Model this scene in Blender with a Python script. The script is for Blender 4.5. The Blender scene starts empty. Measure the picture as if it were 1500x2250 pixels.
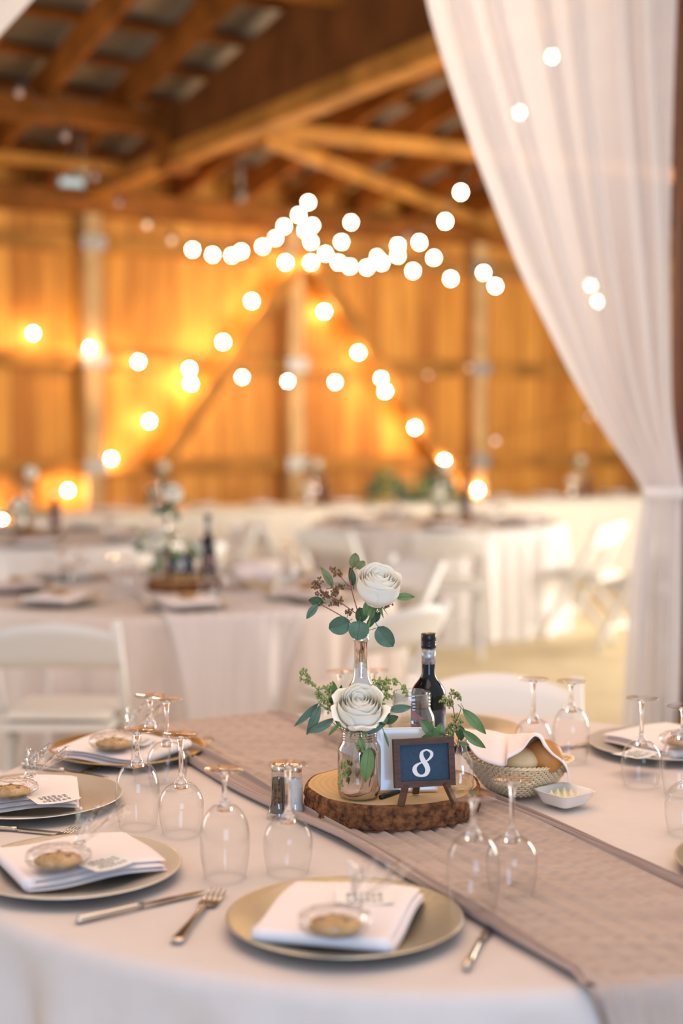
import bpy, math, random
from math import sin, cos, pi, radians, sqrt, atan2, hypot
from mathutils import Vector, Matrix, noise
random.seed(7)
S = bpy.context.scene
COL = S.collection

# ------------------------------------------------------------------ camera, world, light, exposure
CAM_H, PITCH, FPX = 1.455, radians(3.5), 3125.0
cd = bpy.data.cameras.new('camera'); cam = bpy.data.objects.new('camera', cd); COL.objects.link(cam)
cam.location = (0, 0, CAM_H); cam.rotation_euler = (radians(90) - PITCH, 0, 0)
cd.sensor_fit = 'HORIZONTAL'; cd.sensor_width = 24.0; cd.lens = 50.0
cd.clip_start = 0.05; cd.clip_end = 100
cd.dof.use_dof = True; cd.dof.focus_distance = 2.52; cd.dof.aperture_fstop = 1.5
S.camera = cam

w = bpy.data.worlds.new('world'); S.world = w; w.use_nodes = True
bg = w.node_tree.nodes['Background']; bg.inputs[0].default_value = (0.86, 0.91, 1.0, 1); bg.inputs[1].default_value = 0.72

def area(name, loc, target, sx, sy, power, col):
    l = bpy.data.lights.new(name, 'AREA'); l.shape = 'RECTANGLE'; l.size = sx; l.size_y = sy
    l.energy = power; l.color = col
    o = bpy.data.objects.new(name, l); COL.objects.link(o); o.location = loc
    o.rotation_euler = (Vector(target) - Vector(loc)).to_track_quat('-Z', 'Y').to_euler()
    return o
area('doorway_daylight', (0.9, -3.6, 1.25), (0.3, 4, 0.7), 2.2, 2.3, 145, (0.36, 0.60, 1.0))
area('overhead_fill', (0.0, 3.0, 3.35), (0.1, 2.9, 0), 3.4, 3.4, 76, (1.0, 0.66, 0.44))  # added warm fill above the table, standing in for unseen string bulbs
area('side_fill', (5.6, 8.6, 1.7), (0.3, 9.2, 0.9), 4.2, 2.8, 500, (1.0, 0.90, 0.76))  # fill lamp added on the right to brighten the hall, no known opening
area('far_side_fill', (-5.4, 6.6, 1.8), (-0.6, 7.4, 0.9), 3.6, 2.6, 100, (1.0, 0.92, 0.86))  # weaker fill added from the left, not a real opening

S.view_settings.view_transform = 'Standard'; S.view_settings.look = 'None'
S.view_settings.gamma = 1.0; S.view_settings.use_curve_mapping = False
S.view_settings.exposure = 0.06
S.render.engine = 'CYCLES'
cy = S.cycles
cy.use_denoising = True; cy.max_bounces = 9; cy.diffuse_bounces = 3; cy.glossy_bounces = 4
cy.transmission_bounces = 8; cy.transparent_max_bounces = 24
cy.caustics_reflective = False; cy.caustics_refractive = False
cy.sample_clamp_indirect = 4.0; cy.sample_clamp_direct = 0.0

# ------------------------------------------------------------------ from picture measurements to places
def ray(px, py):
    x = (px - 750) / FPX; v = -(py - 1125) / FPX
    return Vector((x, cos(PITCH) + v * sin(PITCH), -sin(PITCH) + v * cos(PITCH)))
CO = Vector((0, 0, CAM_H))
def on_z(px, py, z):
    d = ray(px, py); return CO + d * ((z - CAM_H) / d.z)
def at(px, py, Y):
    d = ray(px, py); return CO + d * (Y / d.y)
WA = atan2(0.498, 0.867); WU = Vector((cos(WA), sin(WA), 0)); WV = Vector((-sin(WA), cos(WA), 0)); W0 = Vector((0, 14, 0))
def on_wall(px, py, off=0.0):
    d = ray(px, py); p0 = W0 - WV * off
    return CO + d * ((p0 - CO).dot(WV) / d.dot(WV))
def barn(x, y, z):          # barn frame: x along the back wall, y away from it towards us, z up
    return W0 + WU * x - WV * y + Vector((0, 0, z))
def barn_x(px):
    return (on_wall(px, 900) - W0).dot(WU)

# ------------------------------------------------------------------ mesh builder
class MB:
    def __init__(s): s.v = []; s.f = []
    def add(s, vs, fs):
        b = len(s.v); s.v += [tuple(v) for v in vs]; s.f += [tuple(i + b for i in f) for f in fs]; return s
    def box(s, c, d, M=None):
        vs = []
        for z in (-1, 1):
            for x, y in ((-1, -1), (1, -1), (1, 1), (-1, 1)):
                p = Vector((x * d[0] / 2, y * d[1] / 2, z * d[2] / 2))
                if M: p = M @ p
                vs.append(p + Vector(c))
        return s.add(vs, [(3, 2, 1, 0), (4, 5, 6, 7), (0, 1, 5, 4), (1, 2, 6, 5), (2, 3, 7, 6), (3, 0, 4, 7)])
    def beam(s, a, b, w_, h_, up=(0, 0, 1)):
        a = Vector(a); b = Vector(b); d = (b - a).normalized(); u = Vector(up)
        if abs(d.dot(u)) > 0.98: u = Vector((0, 1, 0))
        x = d.cross(u).normalized(); z = x.cross(d).normalized()
        vs = []
        for p in (a, b):
            for i, j in ((-1, -1), (1, -1), (1, 1), (-1, 1)): vs.append(p + x * i * w_ / 2 + z * j * h_ / 2)
        return s.add(vs, [(3, 2, 1, 0), (4, 5, 6, 7), (0, 1, 5, 4), (1, 2, 6, 5), (2, 3, 7, 6), (3, 0, 4, 7)])
    def sweep(s, pts, w_, h_, up=(1, 0, 0)):
        pts = [Vector(p) for p in pts]; vs = []; fs = []; n = len(pts)
        for i, p in enumerate(pts):
            d = (pts[min(i + 1, n - 1)] - pts[max(i - 1, 0)]).normalized()
            x = Vector(up); x = (x - d * x.dot(d)).normalized(); z = x.cross(d)
            for a, b in ((-1, -.6), (-.7, -1), (.7, -1), (1, -.6), (1, .6), (.7, 1), (-.7, 1), (-1, .6)):
                vs.append(p + x * a * w_ / 2 + z * b * h_ / 2)
        for i in range(n - 1):
            for k in range(8): fs.append((i*8+k, i*8+(k+1) % 8, i*8+8+(k+1) % 8, i*8+8+k))
        fs.append(tuple(reversed(range(8)))); fs.append(tuple(range(8*n-8, 8*n)))
        return s.add(vs, fs)
    def tube(s, pts, r, n=8, cap=True):
        pts = [Vector(p) for p in pts]; N = len(pts)
        rr = r if isinstance(r, (list, tuple)) else [r] * N
        vs = []; fs = []; ref = None
        for i, p in enumerate(pts):
            d = (pts[min(i + 1, N - 1)] - pts[max(i - 1, 0)])
            d = d.normalized() if d.length > 1e-9 else Vector((0, 0, 1))
            if ref is None: ref = Vector((0, 1, 0)) if abs(d.y) < .9 else Vector((1, 0, 0))
            x = (ref - d * ref.dot(d)).normalized(); ref = x; y = d.cross(x)
            for k in range(n):
                a = 2 * pi * k / n; vs.append(p + (x * cos(a) + y * sin(a)) * rr[i])
        for i in range(N - 1):
            for k in range(n): fs.append((i*n+k, i*n+(k+1) % n, i*n+n+(k+1) % n, i*n+n+k))
        if cap: fs.append(tuple(reversed(range(n)))); fs.append(tuple(range(N*n-n, N*n)))
        return s.add(vs, fs)
    def lathe(s, prof, n=40, c=(0, 0, 0), fn=None):
        vs = []; fs = []; N = len(prof); c = Vector(c)
        for r, z in prof:
            for k in range(n):
                a = 2 * pi * k / n; q = fn(r, z, a) if fn else (r, z)
                vs.append(c + Vector((q[0] * cos(a), q[0] * sin(a), q[1])))
        for i in range(N - 1):
            for k in range(n): fs.append((i*n+k, i*n+(k+1) % n, i*n+n+(k+1) % n, i*n+n+k))
        return s.add(vs, fs)
    def ell(s, c, r, nu=12, nv=8, fn=None, M=None):
        vs = []; fs = []; c = Vector(c)
        for j in range(nv + 1):
            t = pi * j / nv
            for i in range(nu):
                a = 2 * pi * i / nu; d = Vector((sin(t) * cos(a), sin(t) * sin(a), cos(t)))
                k = fn(d) if fn else 1.0
                p = Vector((d.x * r[0], d.y * r[1], d.z * r[2])) * k
                if M: p = M @ p
                vs.append(c + p)
        for j in range(nv):
            for i in range(nu): fs.append((j*nu+i, j*nu+nu+i, j*nu+nu+(i+1) % nu, j*nu+(i+1) % nu))
        return s.add(vs, fs)
    def grid(s, fn, nu, nv, wrap=False):
        vs = []; fs = []
        for j in range(nv + 1):
            for i in range(nu + (0 if wrap else 1)): vs.append(fn(i / nu, j / nv))
        W = nu if wrap else nu + 1
        for j in range(nv):
            for i in range(nu):
                i2 = (i + 1) % W; fs.append((j*W+i, j*W+i2, j*W+W+i2, j*W+W+i))
        return s.add(vs, fs)
    def slab(s, sx, sy, t, nx, ny, fn=None, c=(0, 0, 0), M=None):   # a soft slab closed on all sides
        def P(u, v, top):
            x = (u - .5) * sx; y = (v - .5) * sy; e = 1 - max(abs(u - .5), abs(v - .5)) * 2
            z = (t if top else 0) if e > 1e-6 else t / 2
            if e <= 1e-6: x *= 1.01; y *= 1.01
            if fn: z += fn(x, y)
            p = Vector((x, y, z))
            if M: p = M @ p
            return p + Vector(c)
        s.grid(lambda u, v: P(u, v, True), nx, ny)
        b = len(s.v); s.grid(lambda u, v: P(1 - u, v, False), nx, ny); return s
    def mesh(s, name, m, smooth=True):
        me = bpy.data.meshes.new(name); me.from_pydata(s.v, [], s.f); me.update()
        if smooth: me.polygons.foreach_set('use_smooth', [True] * len(me.polygons))
        me.materials.append(m); return me

def link(name, data, parent=None, loc=None, rot=None, scale=None):
    o = bpy.data.objects.new(name, data); COL.objects.link(o)
    if parent: o.parent = parent
    if loc is not None: o.location = loc
    if rot is not None: o.rotation_euler = rot if hasattr(rot, '__len__') else (0, 0, rot)
    if scale is not None: o.scale = scale if hasattr(scale, '__len__') else (scale,) * 3
    return o
def tag(o, label, cat, group=None, kind=None):
    o['label'] = label; o['category'] = cat
    if group: o['group'] = group
    if kind: o['kind'] = kind
    return o
def struct(name, mb, m, smooth=False, bev=0, label=None, cat=None, **kw):
    o = link(name, mb.mesh(name, m, smooth), **kw); o['kind'] = 'structure'
    if label: o['label'] = label
    if cat: o['category'] = cat
    if bev: b = o.modifiers.new('bevel', 'BEVEL'); b.width = bev; b.segments = 2
    return o
# a prototype is a list of (part name, mesh, [sub-parts]); one entry without sub-parts makes a single-mesh thing
def place(proto, name, loc, rot, label, cat, group=None, scale=None):
    if len(proto) == 1 and not proto[0][2]:
        o = link(name, proto[0][1], None, loc, rot, scale)
    else:
        o = link(name, None, None, loc, rot, scale); o.empty_display_size = 0.03
        for pn, me, subs in proto:
            c = link(pn, me, o)
            if len(pn) and pn in PARTLABEL: c['label'] = PARTLABEL[pn]
            for sn, sm, _ in subs: link(sn, sm, c)
    return tag(o, label, cat, group)
PARTLABEL = {'numeral': 'white painted numeral 8'}

# ------------------------------------------------------------------ materials
def mat(name):
    m = bpy.data.materials.new(name); m.use_nodes = True; return m, m.node_tree.nodes, m.node_tree.links
def pm(name, col, rough=.5, metal=0, spec=.5, bump=0, bscale=50, vary=0, vscale=8, trans=0, ior=1.45, coat=0, emit=0, sub=0, stretch=(1, 1, 1), col2=None):
    m, N, L = mat(name); b = N['Principled BSDF']
    b.inputs['Base Color'].default_value = (*col, 1); b.inputs['Roughness'].default_value = rough
    b.inputs['Metallic'].default_value = metal; b.inputs['Specular IOR Level'].default_value = spec
    b.inputs['Transmission Weight'].default_value = trans; b.inputs['IOR'].default_value = ior
    b.inputs['Coat Weight'].default_value = coat
    if sub: b.inputs['Subsurface Weight'].default_value = sub; b.inputs['Subsurface Radius'].default_value = (.02, .015, .01); b.inputs['Subsurface Scale'].default_value = .3
    if emit: b.inputs['Emission Color'].default_value = (*col, 1); b.inputs['Emission Strength'].default_value = emit
    if vary or bump:
        tc = N.new('ShaderNodeTexCoord'); mp = N.new('ShaderNodeMapping'); mp.inputs['Scale'].default_value = stretch
        L.new(tc.outputs['Object'], mp.inputs['Vector'])
    if vary:
        n = N.new('ShaderNodeTexNoise'); n.inputs['Scale'].default_value = vscale; n.inputs['Detail'].default_value = 5
        L.new(mp.outputs[0], n.inputs['Vector'])
        r = N.new('ShaderNodeValToRGB'); r.color_ramp.elements[0].position = .32; r.color_ramp.elements[1].position = .68
        c2 = col2 or tuple(c * (1 - vary) for c in col)
        r.color_ramp.elements[0].color = (*c2, 1); r.color_ramp.elements[1].color = (*col, 1)
        L.new(n.outputs['Fac'], r.inputs[0]); L.new(r.outputs[0], b.inputs['Base Color'])
    if bump:
        n2 = N.new('ShaderNodeTexNoise'); n2.inputs['Scale'].default_value = bscale; n2.inputs['Detail'].default_value = 3
        L.new(mp.outputs[0], n2.inputs['Vector'])
        bp = N.new('ShaderNodeBump'); bp.inputs['Strength'].default_value = bump; bp.inputs['Distance'].default_value = .01
        L.new(n2.outputs['Fac'], bp.inputs['Height']); L.new(bp.outputs[0], b.inputs['Normal'])
    return m
def thin_glass(name, tint=(.97, .98, .98), boost=1.6, rough=.01, base=.0, bump=0, bs=40):
    m, N, L = mat(name); N.remove(N['Principled BSDF']); out = N['Material Output']
    t = N.new('ShaderNodeBsdfTransparent'); t.inputs[0].default_value = (*tint, 1)
    g = N.new('ShaderNodeBsdfGlossy'); g.inputs['Roughness'].default_value = rough
    f = N.new('ShaderNodeLayerWeight'); f.inputs[0].default_value = .5
    pw = N.new('ShaderNodeMath'); pw.operation = 'POWER'; pw.inputs[1].default_value = 3.0; L.new(f.outputs['Facing'], pw.inputs[0])
    mu = N.new('ShaderNodeMath'); mu.operation = 'MULTIPLY_ADD'; mu.inputs[1].default_value = boost; mu.inputs[2].default_value = base + .03; mu.use_clamp = True
    mx = N.new('ShaderNodeMixShader'); L.new(pw.outputs[0], mu.inputs[0]); L.new(mu.outputs[0], mx.inputs[0])
    L.new(t.outputs[0], mx.inputs[1]); L.new(g.outputs[0], mx.inputs[2]); L.new(mx.outputs[0], out.inputs[0])
    if bump:
        n2 = N.new('ShaderNodeTexNoise'); n2.inputs['Scale'].default_value = bs
        tc = N.new('ShaderNodeTexCoord'); L.new(tc.outputs['Object'], n2.inputs['Vector'])
        bp = N.new('ShaderNodeBump'); bp.inputs['Strength'].default_value = bump; bp.inputs['Distance'].default_value = .01
        L.new(n2.outputs['Fac'], bp.inputs['Height']); L.new(bp.outputs[0], g.inputs['Normal']); L.new(bp.outputs[0], f.inputs['Normal'])
    return m
def sheer(name, col, transp, transl):
    m, N, L = mat(name); N.remove(N['Principled BSDF']); out = N['Material Output']
    t = N.new('ShaderNodeBsdfTransparent'); d = N.new('ShaderNodeBsdfDiffuse'); tr = N.new('ShaderNodeBsdfTranslucent')
    d.inputs[0].default_value = (*col, 1); tr.inputs[0].default_value = (*col, 1)
    a = N.new('ShaderNodeMixShader'); a.inputs[0].default_value = transl; L.new(d.outputs[0], a.inputs[1]); L.new(tr.outputs[0], a.inputs[2])
    b = N.new('ShaderNodeMixShader'); b.inputs[0].default_value = transp; L.new(a.outputs[0], b.inputs[1]); L.new(t.outputs[0], b.inputs[2])
    L.new(b.outputs[0], out.inputs[0]); return m
def boards(name, c1, c2, width, axis=0, rough=.6, gap=.04):
    m, N, L = mat(name); b = N['Principled BSDF']; b.inputs['Roughness'].default_value = rough; b.inputs['Specular IOR Level'].default_value = .25
    tc = N.new('ShaderNodeTexCoord'); sp = N.new('ShaderNodeSeparateXYZ'); L.new(tc.outputs['Object'], sp.inputs[0])
    dv = N.new('ShaderNodeMath'); dv.operation = 'DIVIDE'; dv.inputs[1].default_value = width; L.new(sp.outputs[axis], dv.inputs[0])
    fl = N.new('ShaderNodeMath'); fl.operation = 'FLOOR'; L.new(dv.outputs[0], fl.inputs[0])
    fr = N.new('ShaderNodeMath'); fr.operation = 'FRACT'; L.new(dv.outputs[0], fr.inputs[0])
    wn = N.new('ShaderNodeTexWhiteNoise'); wn.noise_dimensions = '1D'; L.new(fl.outputs[0], wn.inputs['W'])
    mp = N.new('ShaderNodeMapping'); mp.inputs['Scale'].default_value = (9, 9, .7) if axis == 0 else (.7, 9, 9)
    ad = N.new('ShaderNodeVectorMath'); ad.operation = 'MULTIPLY_ADD'; ad.inputs[1].default_value = (7, 7, 7)
    L.new(wn.outputs['Color'], ad.inputs[0]); L.new(tc.outputs['Object'], ad.inputs[2]); L.new(ad.outputs[0], mp.inputs['Vector'])
    n = N.new('ShaderNodeTexNoise'); n.inputs['Scale'].default_value = 1.4; n.inputs['Detail'].default_value = 6; n.inputs['Distortion'].default_value = .8
    L.new(mp.outputs[0], n.inputs['Vector'])
    r = N.new('ShaderNodeValToRGB'); r.color_ramp.elements[0].position = .25; r.color_ramp.elements[1].position = .75
    r.color_ramp.elements[0].color = (*c2, 1); r.color_ramp.elements[1].color = (*c1, 1)
    mm = N.new('ShaderNodeMath'); mm.operation = 'MULTIPLY_ADD'; mm.inputs[1].default_value = .45; L.new(wn.outputs['Value'], mm.inputs[0])
    sb = N.new('ShaderNodeMath'); sb.operation = 'SUBTRACT'; sb.inputs[1].default_value = .22; L.new(n.outputs['Fac'], sb.inputs[0]); L.new(sb.outputs[0], mm.inputs[2])
    L.new(mm.outputs[0], r.inputs[0])
    gp = N.new('ShaderNodeMath'); gp.operation = 'LESS_THAN'; gp.inputs[1].default_value = gap; L.new(fr.outputs[0], gp.inputs[0])
    mx = N.new('ShaderNodeMixRGB'); mx.inputs[2].default_value = (c2[0]*.25, c2[1]*.25, c2[2]*.25, 1)
    L.new(gp.outputs[0], mx.inputs[0]); L.new(r.outputs[0], mx.inputs[1]); L.new(mx.outputs[0], b.inputs['Base Color'])
    return m

WOODWALL = boards('barn_boards', (.80, .36, .06), (.44, .15, .02), .22)
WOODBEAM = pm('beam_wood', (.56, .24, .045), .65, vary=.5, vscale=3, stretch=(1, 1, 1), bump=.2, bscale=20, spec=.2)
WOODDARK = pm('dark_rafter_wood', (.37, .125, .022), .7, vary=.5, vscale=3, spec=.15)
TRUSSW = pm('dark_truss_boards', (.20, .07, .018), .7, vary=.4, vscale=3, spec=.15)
ROOFM = pm('roof_metal', (.34, .31, .26), .5, metal=.3, vary=.4, vscale=1.5)
PLATEM = pm('bracket_metal', (.30, .27, .24), .45, metal=.6)
FLOORM = pm('packed_sand_floor', (.78, .65, .43), .9, vary=.15, vscale=4, bump=.3, bscale=30, spec=.1)
CLOTH = pm('linen_cloth', (.735, .645, .595), .9, bump=.12, bscale=260, spec=.1, vary=.03, vscale=30)
CLOTH2 = pm('linen_cloth_plain', (.80, .75, .73), .9, spec=.1)
NAPK = pm('napkin_cloth', (.90, .80, .77), .9, bump=.08, bscale=300, spec=.1)
PALEP = pm('pale_post_wood', (.70, .44, .20), .65, vary=.3, vscale=4, spec=.2)
POSTM = pm('red_brown_post', (.16, .045, .028), .6, vary=.4, vscale=6)
CHAIRM = pm('white_resin', (.82, .80, .77), .45)
PADM = pm('white_vinyl_pad', (.84, .80, .73), .5)
FOOTG = thin_glass('clear_foot_glass', (.98, .98, .98), .52)
GLASS = thin_glass('clear_thin_glass', (.98, .984, .984), .85)
SOLIDG = pm('clear_solid_glass', (1, 1, 1), .0, trans=1, ior=1.48)
JARG = thin_glass('jar_glass', (.93, .95, .95), .9, .03, .10, bump=.15, bs=35)
CELLO = thin_glass('cellophane', (.985, .985, .985), .7, .08, .05, bump=1.0, bs=60)
CHARGER = pm('champagne_charger', (.66, .58, .43), .33, metal=.85, bump=.1, bscale=120)
CHARGERS = pm('silver_charger', (.78, .72, .62), .42, metal=.75, bump=.1, bscale=120)
CHARGERG = pm('gold_charger', (.72, .50, .20), .3, metal=.9, bump=.1, bscale=120)
STEEL = pm('cutlery_steel', (.62, .56, .49), .18, metal=1)
PAPER = pm('paper', (.86, .82, .76), .8)
INK = pm('ink', (.12, .11, .11), .8)
LEAF = pm('eucalyptus_leaf', (.13, .225, .15), .5, vary=.25, vscale=60, spec=.4)
LEAFO = pm('olive_leaf', (.22, .25, .10), .5, vary=.2, vscale=60)
LEAFD = pm('dark_leaf', (.05, .11, .035), .5, vary=.3, vscale=60)
LEAFG = pm('green_leaf', (.16, .28, .09), .45, vary=.2, vscale=60)
REDST = pm('red_stem', (.30, .07, .05), .5)
GREENST = pm('green_stem', (.23, .33, .08), .5)
SEEDB = pm('brown_seeds', (.22, .14, .06), .5, vary=.3, vscale=300)
SEEDG = pm('green_seeds', (.36, .40, .13), .5, vary=.3, vscale=300)
ROSE = sheer('cream_rose', (1.0, .97, .86), 0, .14)
BARK = pm('bark', (.36, .15, .06), .9, vary=.8, vscale=70, bump=1.0, bscale=90, col2=(.06, .028, .018), spec=.15)
WAX = pm('candle', (.86, .82, .74), .5)
BLACK = pm('black_plastic', (.012, .012, .014), .25)
BULBON = pm('bulb_lit', (1.0, .66, .33), .3, emit=0)
WHITEC = pm('white_ceramic', (.86, .83, .78), .15, coat=.3)
BUTTER = pm('butter', (.90, .80, .50), .4, sub=.1)
COOKIE = pm('cookie', (.62, .36, .13), .75, vary=.5, vscale=28, bump=.6, bscale=60)
CHOC = pm('chocolate', (.08, .035, .015), .4)
WIRE = pm('black_cable', (.02, .016, .012), .6)

def emission_mat(name, col, st):
    m, N, L = mat(name); N.remove(N['Principled BSDF']); e = N.new('ShaderNodeEmission')
    e.inputs[0].default_value = (*col, 1); e.inputs[1].default_value = st; L.new(e.outputs[0], N['Material Output'].inputs[0]); return m
BULB = emission_mat('lit_bulb', (1.0, .66, .33), 380)
BULBH = emission_mat('lit_hanging_bulb', (1.0, .74, .46), 90)
BULBD = emission_mat('dim_bulb', (1.0, .62, .40), 1.8)
BULBU = pm('unlit_bulb', (.55, .38, .32), .1, spec=.8)

# ------------------------------------------------------------------ the barn
floor = MB(); floor.add([(-14, -6, 0), (14, -6, 0), (14, 24, 0), (-14, 24, 0), (-14, -6, -.1), (14, -6, -.1), (14, 24, -.1), (-14, 24, -.1)],
    [(0, 1, 2, 3), (7, 6, 5, 4), (0, 4, 5, 1), (1, 5, 6, 2), (2, 6, 7, 3), (3, 7, 4, 0)])
struct('floor', floor, FLOORM)
ZT, SL = 3.46, 0.165
BR = (0, 0, WA)
def bl(x, y, z): return Vector((x, -y, z))      # barn-local coordinates of an object placed at W0 and turned by WA
wl = MB(); wl.box((0, .06, 2.0), (18, .1, 4.0))
struct('wall_back', wl, WOODWALL, loc=W0, rot=WA)
XP = [barn_x(195), barn_x(635), barn_x(1035)]
XP = [XP[0] - 2.3, XP[0], XP[1], XP[2], XP[2] + 2.2]
for k, x in enumerate(XP):
    m = MB(); m.box((x, -.09, ZT/2), (.15, .16, ZT)); struct('post', m, PALEP, bev=.008, loc=W0, rot=WA)
gz = [(on_wall(640, y).z) for y in (1018, 803)] + [on_wall(300, 545).z]
for z in gz:
    m = MB(); m.box((0, -.05, z), (16, .09, .14)); struct('girt', m, WOODBEAM, bev=.006, loc=W0, rot=WA)
for x in XP[1:4]:
    for z in gz:
        m = MB(); m.box((x, -.18, z), (.22, .012, .13)); m.box((x, -.188, z), (.03, .012, .1)); struct('bracket', m, PLATEM, loc=W0, rot=WA)
ax, az = barn_x(650), on_wall(650, 560).z
for px, py in ((330, 1030), (972, 1042)):
    bx, bz = barn_x(px), on_wall(px, py).z
    m = MB(); m.beam((ax, -.20, az), (bx, -.20, bz), .09, .15); struct('brace', m, WOODBEAM, bev=.006, loc=W0, rot=WA)
m = MB(); m.box((0, -.10, ZT - .06), (16, .18, .2)); struct('beam', m, WOODDARK, bev=.008, loc=W0, rot=WA)
# roof: rafters run up from the back wall towards us
def rz(y): return ZT + SL * y
RL = 10.2
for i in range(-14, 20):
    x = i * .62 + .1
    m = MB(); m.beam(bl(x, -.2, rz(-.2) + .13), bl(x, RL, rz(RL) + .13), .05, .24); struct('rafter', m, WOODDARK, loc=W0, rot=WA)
for j in range(0, 17):
    y = .3 + j * .62
    m = MB(); m.box(bl(2, y, rz(y) + .28), (24, .10, .05)); struct('purlin', m, WOODDARK, loc=W0, rot=WA)
rf = MB(); a = [bl(-10, -.5, rz(-.5) + .32), bl(14, -.5, rz(-.5) + .32), bl(14, RL, rz(RL) + .32), bl(-10, RL, rz(RL) + .32)]
rf.add(a + [p + Vector((0, 0, .05)) for p in a], [(0, 1, 2, 3), (7, 6, 5, 4), (0, 4, 5, 1), (1, 5, 6, 2), (2, 6, 7, 3), (3, 7, 4, 0)])
struct('ceiling', rf, ROOFM, loc=W0, rot=WA)
# the boarded truss that starts at the left post, its chord, and the beams that meet it
TX = XP[1] - .02
tr = MB()
for sx in (-.05, .05):
    pass
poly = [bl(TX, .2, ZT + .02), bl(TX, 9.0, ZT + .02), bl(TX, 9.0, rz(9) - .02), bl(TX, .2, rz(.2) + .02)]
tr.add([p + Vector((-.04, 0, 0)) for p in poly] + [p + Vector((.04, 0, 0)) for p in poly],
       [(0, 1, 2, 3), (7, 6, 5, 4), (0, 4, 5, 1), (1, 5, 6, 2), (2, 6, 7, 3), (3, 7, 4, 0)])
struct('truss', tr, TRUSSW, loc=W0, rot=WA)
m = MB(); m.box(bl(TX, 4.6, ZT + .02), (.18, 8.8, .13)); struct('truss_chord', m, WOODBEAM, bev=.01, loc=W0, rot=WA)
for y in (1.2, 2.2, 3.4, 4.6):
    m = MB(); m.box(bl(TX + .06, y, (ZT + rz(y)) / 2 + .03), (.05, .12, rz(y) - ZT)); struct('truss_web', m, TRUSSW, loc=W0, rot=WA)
m = MB(); m.box(bl(TX - 4, 2.04, 3.72), (8, .14, .16)); struct('beam', m, WOODDARK, bev=.01, loc=W0, rot=WA)
m = MB(); m.box(bl(TX - 4, 1.2, 3.52), (8, .1, .08)); struct('beam', m, WOODBEAM, bev=.01, loc=W0, rot=WA)
m = MB(); m.box(bl(TX, 2.04, 3.62), (.24, .22, .5)); struct('post', m, WOODDARK, bev=.01, loc=W0, rot=WA)
m = MB(); m.box(bl(TX + 3.6, 3.37, 3.47), (7.2, .11, .10)); struct('beam', m, WOODBEAM, bev=.01, loc=W0, rot=WA)
m = MB(); m.box(bl(TX - 3, 4.6, 4.07), (6.1, .18, .2)); struct('beam', m, WOODBEAM, bev=.01, loc=W0, rot=WA)
m = MB(); m.beam(bl(TX + .1, 3.3, 3.42), bl(barn_x(1080), .25, 3.42), .07, .10); struct('brace', m, WOODBEAM, bev=.01, loc=W0, rot=WA)
struct('beam', MB().beam((-3.2, 5.12, 3.62), (3.2, 5.12, 3.62), .16, .2), POSTM, bev=.01)

# ------------------------------------------------------------------ swagged drapes and their post
DR = sheer('sheer_drape', (.97, .95, .95), .13, .45)
def interp(tab, x):
    for (a, b), (c, d) in zip(tab, tab[1:]):
        if x <= c: return b + (d - b) * max(0, (x - a)) / (c - a)
    return tab[-1][1]
XL = [(-260, 890), (0, 934), (110, 968), (320, 1040), (597, 1147), (832, 1257), (960, 1332), (1050, 1396), (1082, 1413), (1130, 1404), (1300, 1388), (1600, 1372), (1860, 1366)]
XR = [(-260, 1500), (0, 1490), (400, 1486), (900, 1478), (1000, 1488), (1060, 1499), (1082, 1499), (1200, 1497), (1600, 1494), (1860, 1492)]
def sm(tab, y): return sum(interp(tab, y + d) for d in (-40, -20, 0, 20, 40)) / 5
def drape(s, t):
    py = -260 + t * 2115; dt = (py - 1082)
    l, r = (sm(XL, py), sm(XR, py)) if abs(dt) > 30 else (interp(XL, py), interp(XR, py))
    k = min(1, abs(dt) / 500) * .9 + .10
    if dt > 0: k = min(1, dt / 200) * .5 + .15
    nf = 6.5
    e = s + .018 * sin(7 * s * pi + 1) + .01 * sin(py * .004 + s * 9)
    p = at(l + (r - l) * s, py, 5.0)
    ph = 2 * pi * nf * e
    p.x += .012 * k * sin(ph * 2 + 1)
    p.y = 5.0 + k * .05 * sin(ph) + .012 * k * sin(ph * 2.3 + 2)
    p.z = max(p.z, .012)
    return p
dm = MB().grid(drape, 220, 90)
dr = link('drape', dm.mesh('drape', DR)); tag(dr, 'long sheer white drape swagged to the dark red post on the right', 'curtain', 'sheer drapes over the entrance')
tz = at(1456, 1082, 5).z
tie = MB(); tc_ = at(1458, 1082, 5.0)
tie.lathe([(.068, -.022), (.076, -.015), (.076, .015), (.068, .022), (.060, 0), (.068, -.022)], 28)
tie.v = [(x, y * .75, z) for x, y, z in tie.v]
link('tieback', tie.mesh('tieback', CLOTH2), dr, tc_)
def drape2(s, t):
    py = -260 + t * 700; l = -620 ; r = 55 + (0 - py) * .9 if py < 0 else 55 - py * .92
    p = at(l + (r - l) * s, py, 4.9); p.y = 4.9 + .05 * sin(s * 50 + 1) + .02 * sin(s * 90); return p
d2 = link('drape', MB().grid(drape2, 90, 16).mesh('drape_small', DR)); tag(d2, 'sheer white drape just showing in the top left corner', 'curtain', 'sheer drapes over the entrance')
struct('post', MB().box((1.315, 5.2, 1.8), (.2, .16, 3.6)), POSTM, bev=.01)
bq = at(1486, 1540, 5.1)
struct('post_base', MB().box((bq.x + .1, 5.12, bq.z / 2), (.26, .26, bq.z)), pm('post_base_wood', (.22, .10, .035), .6, vary=.4, vscale=8), bev=.015)

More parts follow.
